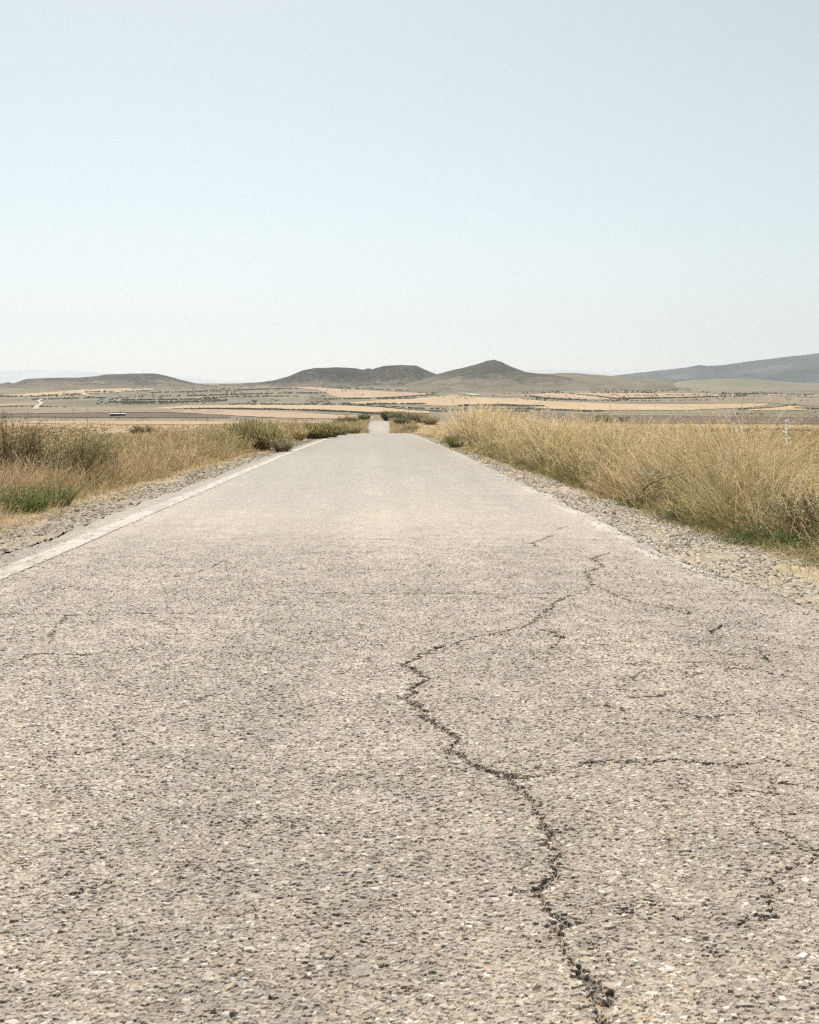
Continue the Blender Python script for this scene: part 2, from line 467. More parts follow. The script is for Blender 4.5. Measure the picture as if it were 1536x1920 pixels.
def asphalt_surface(x, y):
    """height and base colour of the worn asphalt with its exposed stones"""
    d1, d2, cid, fx, fy = voronoi(x * .66 + .005 * vnoise(x * 110, y * 130, 3), y + .005 * vnoise(x * 110, y * 130, 4), 0.0086, 11)
    fx = fx / .66
    rnd = lambda k: np.mod(cid * (37.13 + 11.7 * k) + 0.137 * k, 1.0)
    wear = .5 * fbm(x * 1.6, y * .5, 4, 21) + .5 * fbm(x * 2.6, y * .06, 4, 20)                            # patches with more or fewer exposed stones
    lump = fbm(x * 20, y * 36, 3, 22, .6) - .5                    # coarse unevenness of the mix
    patch = fbm(x * 7, y * 7, 3, 23) - .5
    pres = rnd(1) < (0.86 + 1.0 * patch)
    body = sstep(0.0, 0.20, d2 - d1)
    tilt = ((x - fx) * (rnd(2) - .5) + (y - fy) * (rnd(3) - .5)) * 0.8
    h = np.where(pres, body * (0.0010 + 0.0028 * rnd(4) ** 1.6 + .8 * tilt), -0.0022 + .0015 * rnd(5))
    # larger flat stones here and there
    e1, e2, eid, ex, ey = voronoi(x * .7 + .006 * vnoise(x * 90, y * 90, 5), y + .006 * vnoise(x * 90, y * 90, 6), 0.028, 31)
    ex = ex / .7
    big = np.mod(eid * 71.7, 1) < 0.10
    bb = sstep(0.34, 0.22, e1 - 0.14 * np.mod(eid * 91.3, 1)) * sstep(0.02, .12, e2 - e1) * big
    hb = bb * (0.0024 + 0.0022 * np.mod(eid * 13.7, 1) + ((x - ex) * (np.mod(eid * 23.1, 1) - .5) + (y - ey) * (np.mod(eid * 57.9, 1) - .5)) * .4)
    isbig = hb > np.maximum(h, .0012)
    h = np.where(isbig, hb, h)
    fine = fbm(x * 240, y * 240, 2, 41) - .5
    h = h + 0.0011 * fine
    # pits where stones have come out
    pit = ((rnd(6) < 0.015 + .12 * np.clip(patch, 0, 1)) | (lump < -.25)) & ~isbig
    h = np.where(pit, h - 0.0030 * body, h) + .0065 * np.clip(lump, -.3, .3)
    # colour
    k = np.where(isbig, np.mod(eid * 31.3, 1) * .8, rnd(7)); v = np.where(isbig, np.mod(eid * 47.7, 1), rnd(8))
    c = np.empty(x.shape + (3,), np.float32)
    c[:] = np.array([.315, .265, .205])
    c[k < .22] = (.42, .37, .30); c[(k >= .22) & (k < .42)] = (.345, .272, .19); c[k > .84] = (.215, .182, .145); c[(k > .62) & (k < .69)] = (.58, .545, .485)
    c *= (0.74 + 0.52 * v)[..., None]
    mat = np.array([.195, .168, .138])
    edge = np.where(isbig, sstep(0.0, .6, bb), np.where(pres, sstep(0.0, .16, d2 - d1), 0.15 + .6 * np.clip(fine + .5, 0, 1)))
    c = mat * (1 - edge[..., None]) + c * edge[..., None]
    c = np.where(pit[..., None], c * .70, c)
    c *= np.array([.83, .80, .80])
    c *= (1.0 + 0.40 * (wear - .5) * 2 + .36 * fine)[..., None]
    c *= (1.0 + .34 * (fbm(x * 17, y * 6, 3, 24, .6) - .5) + .30 * patch)[..., None]          # clusters of dark and pale stones
    # cracks: whole stones drop out along them
    cs = crack_depth(fx, fy, .002)
    ca = crack_depth(x, y, 0.0)
    gc = (cs > .30) * (rnd(9) < .6) * .42 * sstep(0, .1, d2 - d1)
    ga = sstep(.35, .9, ca)
    g = np.maximum(ga, gc)
    h = h - 0.015 * g
    dirt = np.where((vnoise(x * 70, y * 50, 44) > .68)[..., None], np.array([.36, .26, .16]), np.array([.045, .036, .028]))
    c = c * (1 - .7 * gc)[..., None]
    gg = sstep(.15, .6, ga)[..., None]
    c = c * (1 - gg) + dirt * gg
    return h, c, wear

def build_road():
    D = [-30, -20, -12, -7, -4, -2, -1, 0, .6, 1.1, 1.5, 1.8]
    d = 1.95
    while d < 335:
        D.append(d)
        d += float(np.interp(d, [2, 5.5, 10, 13, 16, 22, 60, 120, 330], [.0029, .0033, .0065, .015, .05, .16, .5, 1.0, 2.0]))
    D = np.array(D)
    nc_in, nc_out = 1420, 70
    el, er = edge_l(D), edge_r(D)
    lo = np.clip(np.maximum(el + .02, -0.38 * np.maximum(D, .5) - .75), None, 0); hi = np.minimum(er - .02, 0.44 * np.maximum(D, .5) + .80)
    u = np.linspace(0, 1, nc_in); a = np.linspace(0, 1, nc_out, endpoint=False)
    X = np.concatenate([el[:, None] + (lo - el)[:, None] * a, lo[:, None] + (hi - lo)[:, None] * u, hi[:, None] + (er - hi)[:, None] * (1 - a[::-1])], 1)
    DD = np.repeat(D[:, None], X.shape[1], 1)
    H = np.empty(X.shape, np.float32); C = np.empty(X.shape + (3,), np.float32)
    for i in range(0, len(D), 200):
        h, c, wear = asphalt_surface(X[i:i + 200] - 0, DD[i:i + 200])
        H[i:i + 200] = h; C[i:i + 200] = c
    amp = interp(D, [(0, .74), (5, .78), (9, 1), (14, 1), (22, .45), (40, .25), (300, .2)])[:, None]
    Xl = X - road_xc(DD)
    Z = H * amp + road_z(DD) + 0.012 * (fbm(X * .9, DD * .5, 3, 33) - .5) * sstep(300, 60, DD)
    # camber and the crumbled drop at both margins
    Z -= 0.006 * Xl ** 2 / 3
    dr = edge_r(DD) - X; dl = X - edge_l(DD)
    crumb = fbm(X * 9, DD * 6, 4, 35)
    Z -= 0.05 * sstep(.10, 0.0, dr - .16 * (crumb - .4)) + 0.05 * sstep(.12, 0.0, dl - .12 * (crumb - .4))
    # seam beside the painted line
    seam = np.abs(Xl + 2.755 - .006 * (vnoise(DD * 5, DD * 0, 36) - .5))
    sg = sstep(.016, .006, seam) * (vnoise(DD * 1.7, DD * 0, 37) > .25) * (DD < 60)
    Z -= .005 * sg
    C *= (1 - .30 * sg)[..., None]
    # dust lies on both sides, the wheel lanes are cleaner; remains of a pale line at the right margin
    dust = (sstep(2.0, 2.9, np.abs(Xl)) * .35 + .12 * sstep(.5, 0, np.abs(Xl - .3)))[..., None] * fbm(X * 3, DD * .8, 4, 38)[..., None]
    C = C * (1 - dust) + np.array([.28, .235, .18]) * dust
    outer = (sstep(-3.0, -3.06, Xl) * (.35 + .5 * sstep(.35, .6, fbm(X * 9, DD * 5, 4, 34))))[..., None]
    C = C * (1 - outer) + np.array([.15, .125, .095]) * outer
    strip = sstep(.34, .28, dr) * sstep(.06, .10, dr) * sstep(.47, .56, fbm(X * 5, DD * 1.2, 5, 39)) * sstep(7.5, 9, DD)
    C = C * (1 - .55 * strip[..., None]) + np.array([.50, .47, .42]) * (.55 * strip[..., None])
    # broken cracked margin, darkened as the shadow at its step
    br = sstep(.16, .03, dr + .25 * (crumb - .5)) * .75
    C = C * (1 - br[..., None]) + np.array([.10, .088, .075]) * br[..., None]
    # transverse repair strips near the brow
    C *= (1 + .16 * (fbm(Xl * 1.7, DD * .02, 3, 43) - .5) * 2 * sstep(3, 14, DD))[..., None]         # long wheel lanes
    for d0, w in ((26.9, .16), (31.8, .22), (42, .3), (88, 1.2), (99, .9)):
        s = sstep(w, w * .6, np.abs(DD - d0 + (fbm(X * .8, DD * 0, 3, 40) - .5) * 3)) * (fbm(X * .7, DD * .1, 3, 42) > .48) * .5
        C = C * (1 - s[..., None]) + np.array([.13, .115, .095]) * s[..., None]
    V = np.stack([X, DD, Z], -1).reshape(-1, 3)
    n0 = len(V)
    # skirts down to the subgrade
    nr, nc = X.shape
    L = V.reshape(nr, nc, 3)[:, 0].copy(); R = V.reshape(nr, nc, 3)[:, -1].copy()
    L2 = L + [-.05, 0, -.22]; R2 = R + [.05, 0, -.22]
    V = np.concatenate([V, L2, R2])
    i = np.arange(nr - 1)
    ql = np.stack([n0 + i, i * nc, (i + 1) * nc, n0 + i + 1], 1)
    qr = np.stack([i * nc + nc - 1, n0 + nr + i, n0 + nr + i + 1, (i + 1) * nc + nc - 1], 1)
    C = np.concatenate([C.reshape(-1, 3), np.tile([.10, .09, .075], (2 * nr, 1))])
    road = mesh_from("road", V, quads=np.concatenate([grid_quads(nr, nc), ql, qr]), mat=M_ASPHALT, col=C, smooth=False)
    tag(road, "old cracked grey beige asphalt road running straight to the horizon", "road", kind="structure")
    # painted edge line, worn through in places
    D = np.concatenate([np.arange(5.5, 30, .03), np.geomspace(30, 330, 500)])
    xs = np.linspace(-2.995, -2.765, 40)
    X = xs[None, :] + road_xc(D)[:, None] + .006 * (fbm(D * 2.2, D * 0, 4, 45) - .5)[:, None]
    DD = np.repeat(D[:, None], len(xs), 1)
    h, c, w = asphalt_surface(X, DD)
    Z = np.clip(h, -.002, .004) * .18 * interp(D, [(0, 1), (14, 1), (30, .3), (300, .2)])[:, None] + road_z(DD) + .0040 - .006 * (X - road_xc(DD)) ** 2 / 3 + 0.012 * (fbm(X * .9, DD * .5, 3, 33) - .5) * sstep(300, 60, DD)
    dirt = fbm(X * 14, DD * 3, 5, 46)
    tone = (0.92 + .16 * (vnoise(X * 120, DD * 60, 47) - .5))[..., None]
    C = (np.array([.385, .35, .30]) * (1 - .42 * sstep(.42, .7, dirt))[..., None] + np.array([.06, .04, .02]) * sstep(.4, .7, dirt)[..., None]) * tone
    worn = fbm(X * 45, DD * 20, 4, 48) + .30 * sstep(.075, .115, np.abs(xs + 2.88))[None, :] * vnoise(X * 30, DD * 9, 49) > .74
    worn = worn & (DD < 70)
    q = grid_quads(len(D), len(xs))
    keep = ~(worn.ravel()[q].sum(1) >= 2)
    mesh_from("edge_line", np.stack([X, DD, Z], -1).reshape(-1, 3), quads=q[keep], mat=M_PAINT, col=C.reshape(-1, 3), parent=road, smooth=True)
build_road()

# ---------------------------------------------------------------- stony shoulders
def shoulder_z(X, D):
    lat = X - road_xc(D)
    return road_z(D) - .045 - .03 * sstep(3.0, 4.6, np.abs(lat)) + .035 * (fbm(X * 2.2, D * 1.6, 4, 101) - .5)

def build_shoulders():
    for side, label in ((-1, "stony grey gravel strip beside the white edge line"), (1, "pale dusty gravel strip beside the broken asphalt margin")):
        D = [-20, -10, -4, 0, 2]
        d = 3.5
        while d < 330:
            D.append(d); d += float(np.interp(d, [3, 14, 40, 330], [.022, .03, .25, 2.5]))
        D = np.array(D)
        nc = 90
        u = np.linspace(0, 1, nc)
        if side < 0: x0 = edge_l(D) + .04; x1 = road_xc(D) - 4.9
        else: x0 = edge_r(D) - .04; x1 = road_xc(D) + 4.6
        X = x0[:, None] + (x1 - x0)[:, None] * u
        DD = np.repeat(D[:, None], nc, 1)
        Z = shoulder_z(X, DD)
        d1, d2, cid, fx, fy = voronoi(X, DD, .045, 105)
        st = sstep(0, .35, d2 - d1) * (cid > .3)
        fade = interp(D, [(0, 1), (25, 1), (50, .3), (300, .2)])[:, None]
        Z = Z + st * (.006 + .018 * np.mod(cid * 7.7, 1)) * fade
        v = np.mod(cid * 17.3, 1)
        stone = np.array([.33, .295, .25]) * (.6 + .8 * v)[..., None]
        soil = np.array([.33, .265, .19]) if side > 0 else np.array([.24, .195, .145])
        C = soil * (1 - st[..., None] * .8) + stone * st[..., None] * .8
        lat = np.abs(X - road_xc(DD))
        straw = sstep(3.65, 4.1, lat + .5 * (fbm(X * 1.5, DD * 1.2, 4, 107) - .5)) if side < 0 else sstep(3.2, 3.6, lat + .5 * (fbm(X * 1.5, DD * 1.2, 4, 107) - .5))
        C = C * (1 - .8 * straw[..., None]) + np.array([.37, .295, .195]) * (.8 + .4 * fbm(X * 25, DD * 25, 2, 109))[..., None] * .8 * straw[..., None]
        order = np.stack([X, DD, Z], -1)
        q = grid_quads(len(D), nc)
        if side < 0: q = q[:, ::-1]
        o = mesh_from("gravel_shoulder", order.reshape(-1, 3), quads=q, mat=M_SOIL, col=C.reshape(-1, 3), smooth=True)
        tag(o, label, "road shoulder", kind="structure")
build_shoulders()

def ico():
    t = (1 + 5 ** .5) / 2
    V = np.array([(-1, t, 0), (1, t, 0), (-1, -t, 0), (1, -t, 0), (0, -1, t), (0, 1, t), (0, -1, -t), (0, 1, -t), (t, 0, -1), (t, 0, 1), (-t, 0, -1), (-t, 0, 1)], float)
    V /= np.linalg.norm(V[0])
    T = np.array([(0, 11, 5), (0, 5, 1), (0, 1, 7), (0, 7, 10), (0, 10, 11), (1, 5, 9), (5, 11, 4), (11, 10, 2), (10, 7, 6), (7, 1, 8), (3, 9, 4), (3, 4, 2), (3, 2, 6), (3, 6, 8), (3, 8, 9), (4, 9, 5), (2, 4, 11), (6, 2, 10), (8, 6, 7), (9, 8, 1)])
    return V, T
ICO_V, ICO_T = ico()

def stones(P, size, flat, col):
    N = len(P)
    V = ICO_V[None] * (1 + .35 * (rng.random((N, 12, 1)) - .5))
    sc3 = np.stack([size * rng.uniform(.8, 1.5, N), size * rng.uniform(.6, 1.1, N), size * flat], 1)
    V = V * sc3[:, None, :]
    a = rng.uniform(0, 2 * math.pi, N)
    tx = rng.normal(0, .25, N); ty = rng.normal(0, .25, N)
    V[:, :, 2] += V[:, :, 0] * tx[:, None] + V[:, :, 1] * ty[:, None]
    x = V[:, :, 0] * np.cos(a)[:, None] - V[:, :, 1] * np.sin(a)[:, None]
    y = V[:, :, 0] * np.sin(a)[:, None] + V[:, :, 1] * np.cos(a)[:, None]
    V = np.stack([x, y, V[:, :, 2]], -1) + P[:, None, :]
    T = ICO_T[None] + (np.arange(N) * 12)[:, None, None]
    return V.reshape(-1, 3), T.reshape(-1, 3), np.repeat(col, 12, axis=0)

def build_gravel():
    Ps, Ss, Cs = [], [], []
    for side in (-1, 1):
        for d0, d1, n in ((4, 9, 8000), (9, 16, 32000), (16, 28, 20000), (28, 60, 12000), (60, 110, 4000)):
            D = d0 + (d1 - d0) * rng.random(n)
            u = rng.random(n)
            if side < 0:
                a, b = edge_l(D) - .03, road_xc(D) - 4.25
                if d0 < 9: continue
                u = u ** .9
            else:
                a, b = edge_r(D) - .05, road_xc(D) + 3.75 + .35 * sstep(14, 9, D)
            X = a + (b - a) * u
            keep = fbm(X * 2, D * 1.2, 3, 121 + side) > (.38 if side < 0 else .40)
            X, D, u = X[keep], D[keep], u[keep]
            s = .004 + .017 * rng.random(len(X)) ** 3 + (rng.random(len(X)) < .02) * .02
            s *= 1 + .4 * sstep(15, 60, D)
            z = shoulder_z(X, D) + .006 + s * .05
            Ps.append(np.stack([X, D, z], 1)); Ss.append(s)
            base = np.array([.35, .30, .24]) if side < 0 else np.array([.40, .355, .295])
            c = base * rng.uniform(.55, 1.45, (len(X), 1)) * rng.uniform(.95, 1.05, (len(X), 3))
            Cs.append(c)
    # loose grit on the asphalt margins
    n = 2500
    D = 5.5 + 22 * rng.random(n) ** 1.4; off = np.abs(rng.normal(0, .22, n)); X = edge_r(D) - off
    s = .004 + .009 * rng.random(n) ** 2
    Ps.append(np.stack([X, D, road_z(D) - .018 + s * .5 - .03 * sstep(.12, 0, off)], 1)); Ss.append(s); Cs.append(np.array([.36, .32, .27]) * rng.uniform(.6, 1.4, (n, 1)))
    P = np.concatenate(Ps); S = np.concatenate(Ss); C = np.concatenate(Cs)
    V, T, CC = stones(P, S, rng.uniform(.4, .8, len(P)), C)
    o = mesh_from("gravel", V, tris=T, mat=M_GRAVEL, col=CC)
    tag(o, "loose angular grey gravel along both road margins", "gravel", kind="stuff")
build_gravel()

# ---------------------------------------------------------------- grasses
def gz(X, D):
    lat = np.abs(X - road_xc(D))
    a = shoulder_z(X, D); b = terrain_z(X, D)
    w = sstep(3.9, 4.8, lat)
    return a * (1 - w) + b * w

GOLD = np.array([.62, .465, .245]); PALE = np.array([.76, .65, .47]); STRAW = np.array([.56, .43, .255]); BROWN = np.array([.33, .235, .14])
GREEN = np.array([.125, .135, .038]); OLIVE = np.array([.235, .22, .088]); LUSH = np.array([.075, .125, .030])

def mixc(a, b, t): return a * (1 - t[:, None]) + b * t[:, None]
def jit(c, s=.18): return c * rng.uniform(1 - s, 1 + s, (len(c), 1)) * rng.uniform(.96, 1.04, (len(c), 3))

def oat_heads(acc, P, n_each, size, col):
    """drooping spikelets along the top of tall stalks; P: stalk points N x k x 3"""
    N = len(P)
    a = P[:, -1]; b = P[:, -2]; c = P[:, -3]
    for k in range(n_each):
        t = rng.random(N)[:, None]
        q = np.where(t < .6, b + (a - b) * (t / .6), c + (b - c) * ((t - .6) / .4))
        off = rng.normal(0, 1, (N, 3)) * size[:, None] * np.array([.8, .8, .25])
        off[:, 2] -= size * .35
        d = (a - c); d /= np.linalg.norm(d, axis=1)[:, None]
        dirs = d * .7 + rng.normal(0, .45, (N, 3)); dirs[:, 2] -= .55
        leaves(acc, q + off, size * rng.uniform(.6, 1.1, N), size * rng.uniform(.14, .24, N), jit(col, .2), dirs=dirs)

PXM = 1.0 / (F_PX * .533)                        # a render pixel at one metre

def tufts(acc, X, D, h, nb, rad, base, top, wind, lean=.22, spread=.5, droop=.2, wpx=.75, wmin=.0045, head=.5, head_n=5, head_size=.022, nseg=4, jc=.22):
    """bunches of blades that fan out of a common root; X, D, h, rad, base, top, wind are per bunch"""
    N = len(X); K = nb
    r = np.sqrt(rng.random((N, K))) * rad[:, None]; a = rng.uniform(0, 2 * math.pi, (N, K))
    Bx = (X[:, None] + np.cos(a) * r).ravel(); By = (D[:, None] + np.sin(a) * r).ravel()
    hh = (h[:, None] * rng.uniform(.40, 1.10, (N, K))).ravel()
    # fan outwards plus a common lean with the wind
    f = (r / (rad[:, None] + 1e-6)) * spread * rng.uniform(.4, 1.3, (N, K))
    wl = np.abs(rng.normal(lean, .09, (N, K)))
    vx = np.cos(a) * f + np.cos(wind)[:, None] * wl + rng.normal(0, .10, (N, K)); vy = np.sin(a) * f + np.sin(wind)[:, None] * wl + rng.normal(0, .10, (N, K))
    az = np.arctan2(vy, vx).ravel(); le = np.clip(np.hypot(vx, vy), 0, .95).ravel()
    b = np.repeat(base, K, 0); t = np.repeat(top, K, 0)
    sh = rng.uniform(1 - jc * 1.5, 1 + jc * 1.5, (N * K, 1))
    Bz = gz(Bx, By) - .02
    w = np.maximum(wmin, wpx * PXM * By) * rng.uniform(.6, 1.4, N * K)
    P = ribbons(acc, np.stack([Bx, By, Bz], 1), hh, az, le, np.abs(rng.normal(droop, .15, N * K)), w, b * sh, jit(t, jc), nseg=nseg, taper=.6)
    if head > 0:
        hd = (rng.random(N * K) < head) & (hh > .55 * np.repeat(h, K))
        s_ = np.maximum(head_size, 2.0 * PXM * By)[hd]
        hc = t[hd] * 1.12
        pale = rng.random(len(hc)) < .25
        hc[pale] = PALE * 1.1
        oat_heads(acc, P[hd], head_n, s_, hc)
    return P

def right_height(X, D):
    """top of the golden stand on the right, in metres"""
    lat = X - road_xc(D)
    h = interp(D, [(0, .75), (9, .84), (10.6, .98), (11.8, 1.36), (13.5, 1.66), (15.5, 1.58), (18, 1.44), (23, 1.36), (30, 1.34), (40, 1.36), (44, 1.72), (48, 2.0), (53, 1.5), (60, 1.0), (75, .75), (100, .7), (130, .9), (400, .9)])
    h = h * (1 - .68 * np.exp(-((D - 14.3) / 1.1) ** 2 - ((X - 3.95) / .45) ** 2))      # trampled where the branches lie
    h = .92 * h * np.where(D < 30, 1 - .5 * sstep(.335, .372, X / np.maximum(D, 1)), 1)
    return h * (.55 + .9 * fbm(X * .9, D * .7, 3, 131)) * (.15 + .85 * sstep(3.55, 4.4, lat)) * (1 - .45 * sstep(5.8, 8, lat))

def verge_points(side, d0, d1, n, x0, x1, seed, thr=.36, sc_=1.4):
    D = d0 + (d1 - d0) * rng.random(n)
    X = road_xc(D) + side * (x0 + (x1 - x0) * rng.random(n))
    X += side * .22 * (fbm(D * .7, D * 0, 3, seed + 9) - .5) * 2
    keep = fbm(X * sc_, D * sc_, 3, seed) > thr - .1 + .2 * (rng.random(n) - .5)
    return X[keep], D[keep]

def pick(cols, N, weights):
    i = rng.choice(len(cols), N, p=np.array(weights) / sum(weights))
    return np.array(cols)[i]

def build_right_grass():
    acc = Acc()
    for d0, d1, n, K in ((7.5, 14, 680, 14), (14, 24, 880, 14), (24, 40, 1020, 13), (40, 62, 1050, 12), (62, 112, 1400, 9)):
        X, D = verge_points(1, d0, d1, n, 3.7, 6.6, 141, thr=.41, sc_=1.1)
        N = len(X)
        h = right_height(X, D) * rng.uniform(.62, 1.15, N)
        pn = fbm(X * .5, D * .35, 2, 143)
        wind = math.pi * (.95 - .9 * sstep(.40, .56, pn)) + rng.normal(0, .8, N)
        g = sstep(.34, .55, fbm(X * .6, D * .4, 3, 145)) * interp(D, [(0, 1), (16, .85), (30, .65), (60, .4), (120, .3)])
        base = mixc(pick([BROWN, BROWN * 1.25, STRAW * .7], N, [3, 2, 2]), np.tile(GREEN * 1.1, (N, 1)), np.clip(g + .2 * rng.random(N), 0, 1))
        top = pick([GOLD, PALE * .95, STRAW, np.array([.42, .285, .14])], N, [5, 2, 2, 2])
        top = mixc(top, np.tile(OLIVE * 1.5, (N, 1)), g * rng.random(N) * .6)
        tufts(acc, X, D, h, K, rng.uniform(.10, .26, N), base * .55, top * 1.10, wind, lean=.17, spread=.46, droop=.26, head=.48, head_n=8 if d0 < 24 else 5, nseg=6, jc=.3)  # roots darkened and tips raised: the stand's shading painted into the blades
        # leafy lower layer, greener, and dead brown tangle; colours also lowered for shade
        X, D = verge_points(1, d0, d1, int(n * 1.2), 3.55, 6.6, 147, thr=.33)
        N = len(X)
        h = right_height(X, D) * rng.uniform(.30, .62, N) + .05
        g = np.clip(sstep(.30, .50, fbm(X * .7, D * .5, 3, 149)) * interp(D, [(0, 1), (18, .9), (30, .75), (60, .6), (120, .5)]) + .15 * rng.random(N), 0, 1)
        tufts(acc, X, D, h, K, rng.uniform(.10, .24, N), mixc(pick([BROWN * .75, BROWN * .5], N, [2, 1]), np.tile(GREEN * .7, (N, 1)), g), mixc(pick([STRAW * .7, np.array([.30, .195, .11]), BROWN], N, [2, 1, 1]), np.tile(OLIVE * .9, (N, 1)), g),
              rng.uniform(0, 6.28, N), lean=.15, spread=.9, droop=.4, head=0, nseg=3)
    # broken and flattened stems, and leafy weeds in the gaps
    n = 900
    D = 9.5 + 45 * rng.random(n) ** 1.4; X = road_xc(D) + 3.75 + 2.6 * rng.random(n)
    P = ribbons(acc, np.stack([X, D, gz(X, D) + right_height(X, D) * rng.uniform(0, .55, n)], 1), rng.uniform(.4, .9, n), rng.uniform(0, 6.28, n), rng.uniform(.55, .95, n), rng.uniform(.1, .9, n), np.maximum(.0045, .6 * PXM * D),
            jit(np.tile(STRAW * .8, (n, 1)), .3), jit(np.tile(GOLD * 1.1, (n, 1)), .3), nseg=5, taper=.4)
    oat_heads(acc, P[::2], 8, np.maximum(.026, 2.2 * PXM * D[::2]), np.tile(np.array([.80, .73, .60]), (len(P[::2]), 1)))
    n = 780
    D = 9.5 + 42 * rng.random(n) ** 1.3; X = road_xc(D) + 3.7 + 2.3 * rng.random(n) ** 1.5
    hw = right_height(X, D) * rng.uniform(.3, .75, n) + .06
    K = 26
    t = rng.random((n, K)); a = rng.uniform(0, 6.28, (n, K)); r = (.05 + .22 * t) * rng.uniform(.3, 1.2, (n, K))
    q = np.stack([X[:, None] + np.cos(a) * r, D[:, None] + np.sin(a) * r, gz(X, D)[:, None] + hw[:, None] * t], -1).reshape(-1, 3)
    wc = np.repeat(pick([GREEN * 1.3, LUSH * 1.2, OLIVE * 1.1, BROWN * .8], n, [3, 2, 3, 2]), K, 0)
    leaves(acc, q, np.maximum(.035, 1.8 * PXM * q[:, 1]) * rng.uniform(.7, 1.6, n * K), np.maximum(.010, .8 * PXM * q[:, 1]), jit(wc, .3), up=.5)
    # the high pale clump beside the road before the brow
    n = 90
    X = np.maximum(X_at(886, 47.5) + rng.normal(0, .6, n), 3.72 + .25 * rng.random(n)); D = 47.5 + rng.normal(0, 1.6, n)
    h = np.clip(2.02 - .35 * np.abs(X - X_at(880, 47.5)), .7, 2) * rng.uniform(.85, 1.1, n)
    tufts(acc, X, D, h, 16, rng.uniform(.15, .35, n), pick([STRAW * .6, OLIVE * .8], n, [2, 1]), pick([GOLD * 1.15, PALE * 1.05], n, [2, 3]), rng.uniform(-.6, .9, n), lean=.14, spread=.34, head=.3, head_n=4, nseg=5)
    # single tall stalks that stand clear of the mass
    for d0, d1, n in ((10.5, 16, 420), (16, 30, 520), (30, 60, 380)):
        D = d0 + (d1 - d0) * rng.random(n); X = road_xc(D) + 3.9 + 2.4 * rng.random(n)
        h = np.minimum(right_height(X, D) * rng.uniform(.95, 1.22, n), 1.85)
        P = ribbons(acc, np.stack([X, D, gz(X, D)], 1), h, rng.uniform(0, 6.28, n), np.abs(rng.normal(.12, .10, n)), np.abs(rng.normal(.18, .14, n)), np.maximum(.004, .5 * PXM * D),
                    jit(np.tile(STRAW * .8, (n, 1))), jit(np.tile(GOLD, (n, 1))), nseg=7, taper=.6)
        for _ in range(2):
            oat_heads(acc, P, 9, np.maximum(.028, 2.2 * PXM * D) * rng.uniform(.7, 1.3, n), pick([GOLD * 1.1, PALE * 1.15, np.array([.72, .66, .56])], n, [3, 3, 2]))
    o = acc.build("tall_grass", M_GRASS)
    tag(o, "tall golden seeding grass along the right verge", "grass", kind="stuff")
build_right_grass()

def left_height(X, D):
    lat = -(X - road_xc(D))
    h = interp(D, [(0, .60), (12, .62), (18, .72), (26, .70), (34, .88), (45, 1.02), (60, 1.12), (80, 1.12), (112, 1.0), (240, .9), (400, .9)])
    return h * (.5 + .8 * fbm(X * .8, D * .6, 3, 151)) * (.14 + .86 * sstep(4.2, 5.1, lat)) * (1 - .40 * sstep(6.5, 10, lat))

